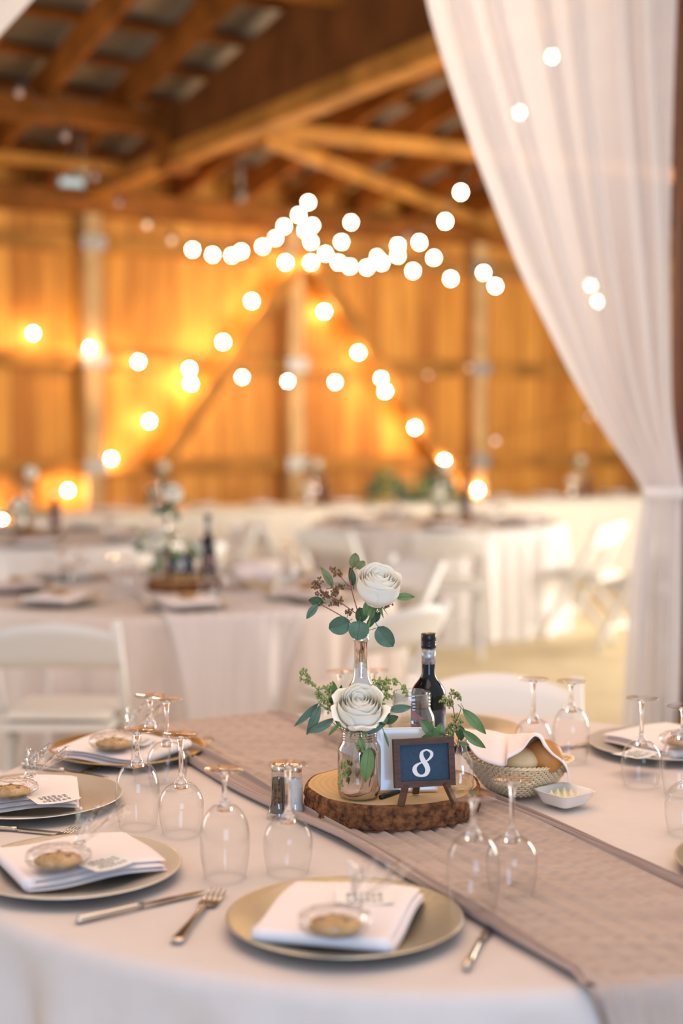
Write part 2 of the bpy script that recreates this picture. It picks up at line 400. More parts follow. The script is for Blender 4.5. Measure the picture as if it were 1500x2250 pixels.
# ------------------------------------------------------------------ cloth tables
def wob(a, seed): return .5 * sin(a * 23 + seed) + .35 * sin(a * 37 + 2.1 * seed) + .25 * sin(a * 11 + 1.3 * seed)
def tablecloth(R, seed, push=(), H=.75, n=360):
    def f(u, v):
        a = 2 * pi * u
        if v < .38:
            r = R * (v / .38) ** .8; return Vector((r * cos(a), r * sin(a), H + .0008 * sin(r * 40 + a * 3)))
        t = (v - .38) / .62
        rr = .028
        if t < .12:
            q = t / .12 * pi / 2; return Vector(((R + rr * sin(q) * .9) * cos(a), (R + rr * sin(q) * .9) * sin(a), H - rr + rr * cos(q)))
        t2 = (t - .12) / .88; z = (H - rr) * (1 - t2) + .004 * t2
        am = .046 * min(1, t2 * 3.5) ** .7
        r = R + rr * .9 + .012 * t2 + am * wob(a, seed) + .012 * t2
        for pa, pw, pd in push:
            d = abs((a - pa + pi) % (2 * pi) - pi)
            if d < pw: r -= pd * min(1, (1 - d / pw) * 3) * min(1, t2 * 4)
        return Vector((r * cos(a), r * sin(a), z))
    return MB().grid(f, n, 60, wrap=True)
TOPM = pm('table_plywood', (.45, .32, .2), .6)
def round_table(c, R, label, seed, clabel, push=(), mat_=None):
    t = link('round_table', None, None, (c[0], c[1], 0)); tag(t, label, 'table', 'round banquet tables')
    link('tabletop', MB().lathe([(0.001, .715), (R - .01, .715), (R - .005, .728), (R - .01, .742), (0.001, .742)], 64).mesh('tabletop', TOPM), t)
    rl = R * .5
    for k in range(4):
        a = pi / 4 + k * pi / 2
        link('leg', MB().tube([(rl * cos(a), rl * sin(a), 0), (rl * cos(a), rl * sin(a), .715)], .016, 10).mesh('table_leg', PLATEM), t)
    cl = link('tablecloth', tablecloth(R, seed, push).mesh('tablecloth', mat_ or CLOTH), None, (c[0], c[1], 0))
    tag(cl, clabel, 'tablecloth', 'floor-length tablecloths')
    return cl
T1 = Vector((.148, 2.607, 0)); R1 = .862
T2 = Vector((-.70, 6.10, 0)); R2 = .90
T3 = Vector((-1.92, 8.95, 0)); T4 = Vector((.70, 10.35, 0))
round_table(T1, R1, 'round table under the pale cloth in the foreground', 1.0, 'pale linen cloth on the big foreground table with sign eight', push=((atan2(3.9 - T1.y, .42 - T1.x), .42, .47),))
round_table(T2, R2, 'round table under the cloth behind the folding chair on the left', 2.4, 'pale cloth on the blurred table in the left middle ground', mat_=CLOTH)
round_table(T3, R2, 'round table at the far left near the wall', 4.1, 'pale cloth on the far left table before the board wall', mat_=CLOTH2)
round_table(T4, R2, 'round table at the right rear among white chairs', 5.3, 'pale cloth on the distant table at right behind the wine bottle', mat_=CLOTH2)

# head table along the back wall
ht = link('banquet_table', None, None, W0 , WA); tag(ht, 'long straight head table standing along the board wall', 'table')
link('tabletop', MB().box(bl(1.0, 1.15, .73), (9.4, .72, .03)).mesh('head_top', TOPM), ht)
for x in (-3.4, -1.2, 1.0, 3.2, 5.4):
    link('leg', MB().tube([bl(x, 1.15, 0), bl(x, 1.15, .72)], .02, 8).mesh('head_leg', PLATEM), ht)
def headcloth(u, v):
    x = -3.75 + 9.5 * u
    W = .76
    if v < .3: return bl(x, .77 + W * v / .3, .752)
    t = (v - .3) / .7; k = min(1, t * 3)
    return bl(x, .77 + W + .012 + .02 * k * (sin(x * 19) + .6 * sin(x * 31 + 1)), .752 * (1 - t) + .004)
hc = link('tablecloth', MB().grid(headcloth, 300, 16).mesh('head_cloth', pm('ivory_cloth', (.80, .73, .63), .9, spec=.1)), None, W0, WA)
tag(hc, 'long ivory cloth hanging from the head table by the wall', 'tablecloth', 'floor-length tablecloths')

# runner across the foreground table
RUN = pm('taupe_gauze', (.57, .45, .385), .95, spec=.05, vary=.2, vscale=1.0, bump=.25, bscale=90, stretch=(3, 60, 3))
e1 = [on_z(x, y, .757) for x, y in ((499, 1702), (673, 1793), (820, 1894), (925, 1963), (1021, 2029), (1190, 2130))]
e2 = [on_z(x, y, .757) for x, y in ((1063, 1762), (1243, 1835), (1490, 1932))]
da = sum(((e1[-1] - e1[0]).normalized(), (e2[-1] - e2[0]).normalized()), Vector()).normalized()
db = Vector((-da.y, da.x, 0))
o1 = sum(p.dot(db) for p in e1) / len(e1); o2 = sum(p.dot(db) for p in e2) / len(e2)
RC = Vector((T1.x, T1.y, 0)); oc = RC.dot(db)
print('RUNNER', da, o1 - oc, o2 - oc)
def runner_mesh(R, center, d, w0, w1, lift=.757, hang=.62, seed=0.):
    n = Vector((-d.y, d.x, 0)); L = R + hang
    def f(u, v):
        s = (u * 2 - 1) * L; t = w0 + (w1 - w0) * v
        t += .010 * sin(s * 3.1 + seed + v * 2) + .006 * sin(s * 7 + v * 5)
        q = d * s + n * t; r = q.length
        edge = min(v, 1 - v)
        z = lift + .0022 * sin(v * 61 + 2.0 * sin(s * 2.2)) + .0018 * sin(v * 113 + s * 3)
        if edge < .07: z += .007 * sin(edge / .07 * pi) * (1 + .4 * sin(s * 9))
        z += .004 * max(0, sin(v * 7.5 + s * 1.3 + 1)) ** 8
        if r > R:
            e = r - R; a = atan2(q.y, q.x); k = min(1, e / .03)
            zz = .757 - max(0, e - .02)
            t2 = max(0, (.722 - zz) / .722); am = .046 * min(1, t2 * 3.5) ** .7
            rr = R + .027 * k + .012 + .024 * t2 + am * (wob(a, 1.0) if R == R1 else wob(a, 2.4)) + .006 * sin(v * 60) * k * .5
            q = Vector((cos(a) * rr, sin(a) * rr, 0)); z = max(zz, .02)
        return Vector((center.x + q.x, center.y + q.y, z))
    return MB().grid(f, 190, 120)
rn = link('table_runner', runner_mesh(R1, T1, da, o1 - oc, o2 - oc).mesh('runner', RUN)); sol = rn.modifiers.new('s', 'SOLIDIFY'); sol.thickness = .0015
tag(rn, 'crinkled taupe gauze runner crossing the foreground table', 'table runner')
hemm = pm('gathered_gauze', (.52, .40, .345), .95, spec=.05)
for w0_, w1_, sd in ((o1 - oc - .004, o1 - oc + .024, 1.), (o2 - oc - .024, o2 - oc + .004, 2.)):
    if w0_ > w1_: w0_, w1_ = w1_, w0_
    link('gathered_edge', runner_mesh(R1, T1, da, w0_, w1_, lift=.7615, seed=.0).mesh('runner_edge', hemm), rn)
d2r = Vector((.30, -.95, 0)).normalized()
rn2 = link('table_runner', runner_mesh(R2, T2, d2r, -.22, .30, seed=3).mesh('runner_two', pm('pale_gauze', (.74, .68, .67), .95, spec=.05))); sol = rn2.modifiers.new('s', 'SOLIDIFY'); sol.thickness = .0015
tag(rn2, 'taupe gauze runner hanging over the blurred left middle table', 'table runner')

# ------------------------------------------------------------------ prototypes: chair
def chair_proto():
    P = []
    w2 = .215
    fr = MB()
    top = []
    for sgn in (-1, 1):
        P.append(('leg', MB().sweep([(sgn * w2, .235, 0), (sgn * w2, .20, .1), (sgn * w2, -.04, .52), (sgn * w2, -.185, .79)], .030, .040).mesh('chair_front_leg', CHAIRM), []))
        P.append(('leg', MB().sweep([(sgn * (w2 - .032), -.27, 0), (sgn * (w2 - .032), -.23, .06), (sgn * (w2 - .032), .10, .425)], .026, .036).mesh('chair_rear_leg', CHAIRM), []))
    def back(u, v):
        x = (u - .5) * .44; c = 1 - (2 * u - 1) ** 2
        z = .625 + .125 * v + .035 * c * v + .01 * c
        y = -.095 - (z - .62) * .5 - .035 * c
        return (x, y, z)
    b = MB(); b.grid(back, 16, 4)
    o = [(x, y - .022, z) for x, y, z in b.v]; n = len(b.v); W = 17
    b.add(o, [tuple(reversed(f)) for f in b.f[:64]])
    for i in range(16):
        b.f += [(i, i + n, i + 1 + n, i + 1), (4*W+i, 4*W+i+1, 4*W+i+1+n, 4*W+i+n)]
    P.append(('backrest', b.mesh('chair_back', CHAIRM), []))
    s = MB(); s.box((0, .02, .432), (.385, .38, .028)); P.append(('seat_frame', s.mesh('chair_seat_frame', CHAIRM, False), []))
    P.append(('seat', MB().slab(.37, .37, .03, 12, 12, lambda x, y: .008 * (1 - (x / .19) ** 2) * (1 - (y / .19) ** 2), (0, .02, .445)).mesh('chair_pad', PADM), []))
    st = MB(); st.beam((-w2, .16, .17), (w2, .16, .17), .022, .022); P.append(('stretcher', st.mesh('chair_stretcher', CHAIRM, False), []))
    st = MB(); st.beam((-w2 + .03, -.2, .095), (w2 - .03, -.2, .095), .022, .022); P.append(('stretcher', st.mesh('chair_stretcher_rear', CHAIRM, False), []))
    return P
CH = chair_proto()
def chair(x, y, face, label):       # face: the point the sitter looks at
    a = atan2(face[1] - y, face[0] - x) - pi / 2
    place(CH, 'folding_chair', (x, y, 0), a, label, 'chair', 'white folding chairs')
chair(-.97, 4.93, (-.92, 8), 'white folding chair at left with its back to us before the middle table')
chair(-1.19, 3.98, (-.2, 3.0), 'white folding chair cut off by the left edge of the photo')
chair(.12, 5.32, (-.75, 6.03), 'white folding chair turned aside behind the wine bottle')
chair(.385, 3.53, (.30, 2.6), 'white folding chair tucked under the far side of the foreground table')
chair(.22, 7.0, (-.75, 6.4), 'white folding chair at the right side of the left middle table')
chair(.68, 8.95, (.70, 10.3), 'white folding chair with its back to us before the distant right table')
chair(1.68, 9.68, (.7, 10.3), 'white folding chair at the right rim of the distant right table')
chair(1.95, 9.0, (1.0, 10.0), 'white folding chair standing alone near the drape at far right')
chair(-.44, 9.98, (.7, 10.3), 'white folding chair at the left rim of the distant right table')
chair(-.02, 9.25, (.6, 10.1), 'white folding chair left of centre before the distant right table')
chair(-.80, 9.35, (-1.8, 9.0), 'bluish white folding chair between the two rear tables')
chair(-.95, 8.2, (-1.8, 8.9), 'white folding chair hidden behind the wine bottle of the middle table')

# ------------------------------------------------------------------ prototypes: tableware
def glass_proto(stem, hgt, name):          # inverted: rim on the table, foot at the top
    br = .0375; bh = hgt - stem
    prof = []
    for i in range(19):
        t = i / 18
        r = .0325 + .0055 * sin(min(1, t * 1.25) * pi * .62) if t < .5 else None
        ang = t * pi / 2
        prof.append(t)
    pts = []
    for i in range(22):
        t = i / 21.; z = t * bh * .985
        # rim radius .0325, widest .038 at 45 %, then closing round to the stem
        if t < .45: r = .0322 + .0062 * sin(t / .45 * pi / 2)
        else:
            q = (t - .45) / .55; r = .0384 * sqrt(max(0, 1 - q ** 2.1)) + .0045 * q
        pts.append((max(r, .0045), z))
    bowl = MB(); bowl.lathe(pts, 44)
    rim = [(.0322, 0), (.0329, .0006), (.0322, .0012)]; bowl.lathe(rim, 44)
    stm = MB(); z0 = bh * .955
    stm.lathe([(.0001, z0 - .010), (.006, z0 - .009), (.013, z0 - .007), (.010, z0 + .004), (.0055, z0 + .010), (.0042, z0 + .022), (.0036, bh + stem * .6), (.0045, hgt - .012), (.0095, hgt - .005), (.0001, hgt - .003)], 20)
    ft = MB();  ft.lathe([(.0001, hgt - .0045), (.010, hgt - .0055), (.022, hgt - .003), (.031, hgt - .0018), (.0318, hgt - .0008), (.031, hgt), (.0001, hgt - .0008)], 44)
    return [('bowl', bowl.mesh(name + '_bowl', GLASS), []), ('stem', stm.mesh(name + '_stem', SOLIDG), []), ('foot', ft.mesh(name + '_foot', FOOTG), [])]
WINE = glass_proto(.082, .172, 'wine'); GOB = glass_proto(.052, .170, 'goblet')
def charger_proto(m, n): return [('charger_plate', MB().lathe([(.0001, .004), (.104, .004), (.112, .007), (.135, .0115), (.161, .0175), (.165, .0178), (.166, .0165), (.160, .0145), (.115, .002), (.10, 0), (.0001, 0)], 96).mesh(n, m), [])]
CHP = charger_proto(CHARGER, 'charger_champagne'); CHS = charger_proto(CHARGERS, 'charger_silver'); CHG = charger_proto(CHARGERG, 'charger_gold')
def napkin_proto():
    mb = MB(); L = lambda ph: (lambda x, y: .004 * sin(x * 22 + ph) * (.5 + y * 3) + .003 * sin(y * 31 + ph))
    mb.slab(.195, .215, .007, 26, 26, L(.3), (0, 0, 0)); mb.slab(.190, .212, .007, 26, 26, L(.5), (.002, -.002, .0075)); mb.slab(.186, .214, .007, 26, 26, L(.7), (-.002, .001, .015))
    # rounded fold along the near edge
    mb.tube([((i / 12 - .5) * .188, -.105, .011 + .004 * sin((i / 12 - .5) * .19 * 22 + .5) * .18) for i in range(13)], [.0105] * 13, 10)
    return [('napkin', mb.mesh('napkin', NAPK), [])]
NAP = napkin_proto()
CK = [('cookie', MB().ell((0, 0, .008), (.036, .034, .0095), 24, 12, lambda d: 1 + .07 * noise.noise(d * 3)).mesh('cookie', COOKIE), [('chocolate_chip', MB().ell((.012, -.012, .0155), (.005, .005, .003), 8, 5).ell((-.014, .008, .0155), (.004, .004, .003), 8, 5).ell((.004, .016, .0152), (.0045, .004, .003), 8, 5).mesh('chips', CHOC), [])])]
def bag_proto():
    b = MB(); b.ell((0, 0, .016), (.050, .046, .0175), 30, 14, lambda d: 1 + .10 * noise.noise(d * 5) + .05 * noise.noise(d * 13))
    def ruf(u, v):
        a = 2 * pi * u; r = .010 + .034 * v ** 1.3 + .008 * v * sin(a * 7 + 1) + .004 * v * sin(a * 13)
        return Vector((.030 + v * .035 + r * cos(a) * .9, .022 + v * .022 + r * sin(a) * .9, .030 + v * .040 + .009 * v * sin(a * 5)))
    r = MB().grid(ruf, 42, 9, wrap=True)
    tw = MB(); tw.tube([(.030 + .0085 * cos(a * pi / 6), .022 + .0085 * sin(a * pi / 6), .029 + .001 * a % .003) for a in range(13)], .0012, 6)
    return [('pouch', b.mesh('bag_pouch', CELLO), []), ('gathered_top', r.mesh('bag_top', CELLO), []), ('twist_tie', tw.mesh('bag_tie', STEEL), [])]
BAG = bag_proto()
def card_proto():
    c = MB().slab(.080, .062, .0012, 10, 8, lambda x, y: .0035 * (x / .04) ** 2)
    ink = MB()
    for i in range(7):
        y = .018 - i * .0062; L_ = .054 if i not in (0, 4) else .034
        for k in range(int(L_ / .009)):
            x = -L_ / 2 + k * .009 + .0045; ink.box((x, y, .0017 + .0035 * (x / .04) ** 2), (.0070 - .002 * ((i * 3 + k) % 2), .0018, .0003))
    return [('card', c.mesh('card', PAPER), []), ('printed_text', ink.mesh('card_text', INK, False), [])]
CARD = card_proto()
def knife_proto():
    hd = MB(); hd.tube([(0, -.108, .0045), (0, -.103, .0045), (0, -.06, .0045), (0, -.01, .0045), (0, .003, .0045)], [.002, .0062, .0050, .0042, .0050], 10)
    bl_ = MB(); bl_.add([(-.004, .0, .0035), (.004, .0, .0035), (.0085, .03, .003), (.009, .08, .003), (.004, .105, .003), (-.003, .116, .003), (-.004, .06, .003),
                        (-.004, .0, .0055), (.004, .0, .0055), (.0085, .03, .0048), (.009, .08, .0042), (.004, .105, .004), (-.003, .116, .0035), (-.004, .06, .0046)],
                       [(6, 5, 4, 3, 2, 1, 0), (7, 8, 9, 10, 11, 12, 13)] + [(i, (i + 1) % 7, (i + 1) % 7 + 7, i + 7) for i in range(7)])
    return [('handle', hd.mesh('knife_handle', STEEL), []), ('blade', bl_.mesh('knife_blade', STEEL, False), [])]
def fork_proto():
    hd = MB(); hd.sweep([(0, -.10, .0035), (0, -.09, .004), (0, -.04, .0055), (0, .01, .0065), (0, .03, .004)], .008, .003, up=(1, 0, 0))
    for i in range(8): hd.v[i] = (hd.v[i][0] * 1.7, hd.v[i][1], hd.v[i][2]); hd.v[8+i] = (hd.v[8+i][0] * 1.9, hd.v[8+i][1], hd.v[8+i][2])
    tn = MB(); tn.slab(.024, .026, .0025, 6, 6, lambda x, y: .001 + (x / .012) ** 2 * .0015, (0, .042, 0))
    for k in range(4):
        x = (k - 1.5) * .0068; tn.tube([(x, .050, .0025), (x, .07, .0025), (x, .092, .006)], [.0019, .0016, .0007], 6)
    return [('handle', hd.mesh('fork_handle', STEEL), []), ('tines', tn.mesh('fork_tines', STEEL), [])]
KN = knife_proto(); FK = fork_proto()

def centre_angle(p, T): return atan2(T.y - p.y, T.x - p.x) - pi / 2
def cutlery(proto, name, a, b, base, label, group, z=.7525):
    A = on_z(*a, z + .003); B = on_z(*b, z + .003); d = B - A
    ln = max(.85 * base, min(1.15 * base, hypot(d.x, d.y))); M = (A + B) / 2
    place(proto, name, (M.x, M.y, z), atan2(d.y, d.x) - pi / 2, label, 'cutlery', group, ln / base)
# settings of the foreground table
ZT1 = .753
SET = [ # charger centre, charger proto, napkin angle, cookie pixel, card pixel+angle, description
    ((281, 1650), CHG, 'gold charger plate at the far left of the foreground table', (266, 1655), 62, (248, 1632), (300, 1628), 'on the gold plate at the back left'),
    ((72, 1757), CHS, 'silver charger plate half cut by the left edge, second from the front left', (40, 1757), -78, (22, 1737), (118, 1752), 'on the middle plate at the left edge'),
    ((165, 1912), CHS, 'silver charger plate at the front left with a crumpled clear bag', (175, 1903), -62, (128, 1888), (232, 1893), 'on the front left plate'),
    ((757, 2024), CHP, 'champagne charger plate nearest the camera at bottom centre', (748, 2024), -14, (735, 2030), (800, 1968), 'on the plate nearest the camera'),
    ((1460, 1640), CHS, 'silver charger plate at the back right by the post', (1470, 1638), 30, (1500, 1628), (1395, 1655), 'on the plate at the back right'),
    ((1718, 1905), CHP, 'pale charger plate barely showing at the right edge', None, 0, None, None, ''),
    ((985, 1610), CHP, 'champagne charger plate peeking out behind the bread basket', None, 0, None, None, ''),
]
for (cpx, cp, lab, npx, nang, kpx, tpx, where) in SET:
    p = on_z(*cpx, ZT1 + .008)
    place(cp, 'charger_plate', (p.x, p.y, ZT1 + .001), 0, lab, 'plate', 'charger plates')
    if npx:
        q = on_z(*npx, ZT1 + .012)
        a0 = radians(nang)
        place(NAP, 'napkin', (q.x, q.y, ZT1 + .013), a0, 'folded pale pink napkin ' + where, 'napkin', 'folded napkins')
        k = on_z(*kpx, ZT1 + .05)
        place(CK, 'cookie', (k.x, k.y, ZT1 + .0405), .4, 'golden cookie wrapped in clear film ' + where, 'cookie', 'wrapped cookies')
        place(BAG, 'cellophane_bag', (k.x, k.y, ZT1 + .0385), .1, 'clear gathered cookie bag ' + where, 'bag', 'cellophane bags')
        k = on_z(*tpx, ZT1 + .042)
        place(CARD, 'menu_card', (k.x, k.y, ZT1 + .0385), a0 + (.25 if nang > -40 else 1.9), 'small printed paper card lying ' + where, 'card', 'printed cards')
cutlery(KN, 'knife', (45, 1680), (235, 1708), .224, 'steel knife left of the gold plate at the back left', 'knives')
cutlery(FK, 'fork', (150, 1712), (215, 1683), .192, 'fork crossing under the knife near the gold plate', 'forks', z=.7515)
cutlery(FK, 'fork', (405, 1672), (466, 1618), .192, 'fork just right of the gold plate at the back left', 'forks')
cutlery(KN, 'knife', (-70, 1815), (140, 1829), .224, 'steel knife between the two plates at the left edge', 'knives')
cutlery(FK, 'fork', (60, 1868), (160, 1822), .192, 'fork with its tines showing behind the front left plate', 'forks')
cutlery(KN, 'knife', (160, 2026), (450, 1957), .224, 'steel knife in front of the front left plate', 'knives')
cutlery(FK, 'fork', (385, 2072), (487, 1950), .192, 'fork left of the plate nearest the camera', 'forks')
cutlery(KN, 'knife', (1022, 2132), (1082, 2014), .224, 'steel knife right of the plate nearest the camera', 'knives')
cutlery(KN, 'knife', (1290, 1742), (1150, 1706), .224, 'butter knife lying behind the bread basket and butter dish', 'knives')
cutlery(KN, 'knife', (1200, 1652), (1310, 1630), .224, 'knife glinting left of the back right plate', 'knives')

GL = [ # proto, foot centre, label
    (GOB, (330, 1528), 'short-stemmed upturned glass at the back of the left cluster, touching another foot'),
    (WINE, (366, 1535), 'slim upturned wine glass at the back of the left cluster, right of the pair'),
    (GOB, (301, 1604), 'short-stemmed upturned glass furthest left on the foreground table'),
    (WINE, (397, 1613), 'tall-stemmed upturned wine glass beside the gold plate, second row'),
    (GOB, (493, 1690), 'short-stemmed upturned glass left of the salt and pepper'),
    (WINE, (632, 1678), 'tall-stemmed upturned wine glass in front of the pepper shaker'),
    (GOB, (1040, 1748), 'upturned glass in front of the wood slice right edge, left of a pair'),
    (WINE, (1125, 1714), 'upturned wine glass in front of the bread basket, right of a pair'),
    (WINE, (1172, 1491), 'upturned wine glass behind the bread basket, left of a pair'),
    (GOB, (1255, 1496), 'round upturned glass behind the bread basket, right of a pair'),
    (WINE, (1410, 1533), 'upturned wine glass in front of the back right plate'),
    (GOB, (1500, 1550), 'upturned glass cut by the right edge above the back right plate'),
    (WINE, (1512, 1612), 'upturned glass cut by the right edge below the back right plate'),
    (GOB, (747, 1474), 'upturned glass hidden behind the silver bottle, left one'),
    (WINE, (822, 1472), 'upturned glass hidden behind the silver bottle, right one')]
for pr, fpx, lab in GL:
    h = .172 if pr is WINE else .170
    p = on_z(*fpx, ZT1 + h)
    place(pr, 'wine_glass' if pr is WINE else 'water_goblet', (p.x, p.y, ZT1), random.random() * 6, lab, 'glass', 'upside-down glasses')

# salt and pepper
def shaker(fill, n):
    g = MB().lathe([(.021, 0), (.0215, .004), (.0175, .012), (.0150, .03), (.0125, .082), (.0122, .086)], 6 * 5)
    f_ = MB().lathe([(.0001, .006), (.0150, .008), (.0143, .015), (.0128, .03), (.0108, .070), (.0001, .072)], 24)
    cp = MB().lathe([(.0130, .083), (.0132, .090), (.0115, .0955), (.006, .0985), (.0001, .099)], 24)
    return [('glass_body', g.mesh(n + '_glass', JARG), []), ('filling', f_.mesh(n + '_fill', fill), []), ('cap', cp.mesh(n + '_cap', STEEL), [])]
p = on_z(611, 1797, ZT1); place(shaker(pm('ground_pepper', (.17, .10, .045), .9, vary=.7, vscale=700), 'pepper'), 'pepper_shaker', (p.x, p.y + .01, ZT1), 0, 'glass pepper shaker filled with brown pepper beside the wood slice', 'shaker')
p = on_z(647, 1800, ZT1); place(shaker(pm('table_salt', (.85, .85, .86), .9), 'salt'), 'salt_shaker', (p.x, p.y + .015, ZT1), 0, 'glass salt shaker with white salt next to the pepper', 'shaker')

# ------------------------------------------------------------------ wood slice
RINGM, N_, L_ = mat('sawn_wood')
b_ = N_['Principled BSDF']; b_.inputs['Roughness'].default_value = .65
tc = N_.new('ShaderNodeTexCoord'); wv = N_.new('ShaderNodeTexWave'); wv.wave_type = 'RINGS'; wv.rings_direction = 'Z'
wv.inputs['Scale'].default_value = 26; wv.inputs['Distortion'].default_value = 3; wv.inputs['Detail'].default_value = 3; wv.inputs['Detail Scale'].default_value = 1.5
rp = N_.new('ShaderNodeValToRGB'); rp.color_ramp.elements[0].color = (.64, .40, .18, 1); rp.color_ramp.elements[1].color = (.70, .46, .22, 1)
L_.new(tc.outputs['Object'], wv.inputs['Vector']); L_.new(wv.outputs['Fac'], rp.inputs[0]); L_.new(rp.outputs[0], b_.inputs['Base Color'])
SC = Vector((on_z(867, 1757, .797).x  , 2.555, 0)); SR = .158; SH = .044
def slab_r(a): return 1 + .03 * sin(a * 2 + .6) + .015 * sin(a * 5 + 1) + .008 * sin(a * 11)
def wood_proto():
    t = MB().lathe([(.0001, 0), (SR - .005, 0), (SR - .004, SH * .5), (SR - .004, SH - .001), (SR - .006, SH), (.0001, SH)], 120, fn=lambda r, z, a: (r * slab_r(a), z))
    def bk(r, z, a):
        n_ = noise.noise(Vector((cos(a) * 9, sin(a) * 9, z * 60))) * .5 + noise.noise(Vector((cos(a) * 26, sin(a) * 26, z * 120))) * .35
        k = 0 if z <= .0005 or z >= SH - .0015 else 1
        return (r * slab_r(a) + n_ * .006 * k, z)
    pr = [(SR - .0045, 0), (SR, .0008)] + [(SR + .001, SH * i / 12) for i in range(1, 12)] + [(SR - .001, SH - .001), (SR - .0045, SH + .0002)]
    b = MB().lathe(pr, 300, fn=bk)
    return [('sawn_face', t.mesh('slice_wood', RINGM), []), ('bark', b.mesh('slice_bark', BARK), [])]
WS = wood_proto()
place(WS, 'wood_slice', (SC.x, SC.y, .7605), .3, 'round wood slice with rough bark under the sign and vases', 'wood slice', 'wood slice stands')
ZS = .7605 + SH

# ------------------------------------------------------------------ vessels on the slice
def jar_proto(r, h, m, n, thread=True):
    pr = [(.0001, .004), (r * .80, .002), (r * .93, .006), (r, .018), (r, h * .68), (r * .97, h * .74), (r * .84, h * .81), (r * .80, h * .84)]
    z = h * .85
    for i in range(3): pr += [(r * .80, z), (r * .835, z + h * .012), (r * .80, z + h * .025)]; z += h * .036
    pr += [(r * .80, h * .97), (r * .825, h * .99), (r * .80, h), (r * .76, h * .995), (r * .76, h * .85)]
    return [('jar', MB().lathe(pr, 56).mesh(n, m), [])]
SILV, N_, L_ = mat('silvered_glass')
N_.remove(N_['Principled BSDF']); gl = N_.new('ShaderNodeBsdfGlossy'); gl.inputs[0].default_value = (.72, .66, .62, 1); gl.inputs[1].default_value = .10
tp = N_.new('ShaderNodeBsdfTransparent'); tp.inputs[0].default_value = (.9, .86, .8, 1); mx = N_.new('ShaderNodeMixShader'); nz = N_.new('ShaderNodeTexNoise'); nz.inputs['Scale'].default_value = 14
tc = N_.new('ShaderNodeTexCoord'); L_.new(tc.outputs['Object'], nz.inputs['Vector']); rp = N_.new('ShaderNodeMapRange'); rp.inputs[1].default_value = .35; rp.inputs[2].default_value = .65; rp.inputs[3].default_value = .45; rp.inputs[4].default_value = .88
L_.new(nz.outputs['Fac'], rp.inputs[0]); L_.new(rp.outputs[0], mx.inputs[0]); L_.new(gl.outputs[0], mx.inputs[2]); L_.new(tp.outputs[0], mx.inputs[1]); L_.new(mx.outputs[0], N_['Material Output'].inputs[0])
bpn = N_.new('ShaderNodeBump'); bpn.inputs['Strength'].default_value = .25; bpn.inputs['Distance'].default_value = .01; L_.new(nz.outputs['Fac'], bpn.inputs['Height']); L_.new(bpn.outputs[0], gl.inputs['Normal'])
ROSEMET = pm('rose_silver_bottle', (.74, .64, .59), .14, metal=1, bump=.12, bscale=30)
JAR = jar_proto(.0378, .122, SILV, 'silver_jar'); BIGJ = jar_proto(.0425, .165, JARG, 'clear_jar')
def bottle_prof(r, h, nr):
    pr = [(.0001, .003), (r * .85, .001), (r, .007), (r, h * .56)]
    for i in range(1, 9):
        t = i / 8; pr.append((nr + (r - nr) * (cos(t * pi) * .5 + .5) ** .85, h * (.56 + .15 * t)))
    pr += [(nr * .92, h * .80), (nr * .88, h * .935), (nr, h * .94), (nr * 1.05, h * .95), (nr * 1.05, h * .965), (nr * .95, h * .972), (nr * .98, h * .985), (nr * .95, h), (nr * .7, h), (nr * .7, h * .93)]
    return pr
SBOT = [('bottle', MB().lathe(bottle_prof(.0312, .272, .0138), 48).mesh('silver_bottle', ROSEMET), [])]
DGL = pm('dark_wine_glass', (.004, .006, .008), .03)
LBM, N_, L_ = mat('wine_label')
b_ = N_['Principled BSDF']; b_.inputs['Roughness'].default_value = .5; vo = N_.new('ShaderNodeTexNoise'); vo.inputs['Scale'].default_value = 38; tc = N_.new('ShaderNodeTexCoord'); L_.new(tc.outputs['Object'], vo.inputs['Vector'])
rp = N_.new('ShaderNodeValToRGB'); rp.color_ramp.interpolation = 'CONSTANT'; rp.color_ramp.elements[0].color = (.015, .02, .035, 1); e = rp.color_ramp.elements[1]; e.position = .58; e.color = (.32, .02, .12, 1)
L_.new(vo.outputs['Fac'], rp.inputs[0]); L_.new(rp.outputs[0], b_.inputs['Base Color'])
SILVERP = pm('silver_neck_label', (.62, .64, .66), .35, metal=.5, vary=.6, vscale=140)
WB = [('bottle', MB().lathe(bottle_prof(.0325, .272, .0128)[:-10] + [(.0122, .225), (.0122, .24), (.0001, .24)], 56).mesh('wine_glass_body', DGL), []),
      ('screw_cap', MB().lathe([(.0130, .243), (.0142, .2435), (.0142, .252), (.0135, .2525), (.0142, .2535), (.0142, .256), (.0136, .2565), (.0142, .2575), (.0142, .2705), (.0132, .272), (.0001, .272)], 40).mesh('wine_cap', BLACK), []),
      ('neck_label', MB().lathe([(.0129, .212), (.0131, .212), (.0131, .243), (.0129, .243)], 40).mesh('wine_neck', SILVERP), []),
      ('label', MB().lathe([(.0327, .04), (.0329, .04), (.0329, .125), (.0327, .125)], 56).mesh('wine_label', LBM), [])]
VASE = [('vase', MB().lathe([(.0001, .004), (.017, .001), (.021, .008), (.0215, .04), (.018, .056), (.010, .070), (.0085, .085), (.0105, .091), (.0085, .092), (.0080, .075)], 40).mesh('bud_vase', JARG), [])]
pj = Vector((at(789, 1700, 2.455).x, 2.455, ZS)); place(JAR, 'mason_jar', pj, .2, 'silver tinted screw-top jar holding the lower white rose', 'jar', 'silver flower jars')
pb = Vector((at(793, 1500, 2.58).x, 2.58, ZS)); place(SBOT, 'silver_bottle', pb, 0, 'tall rose-silver bottle holding the upper white rose', 'bottle', 'silver bottle vases')
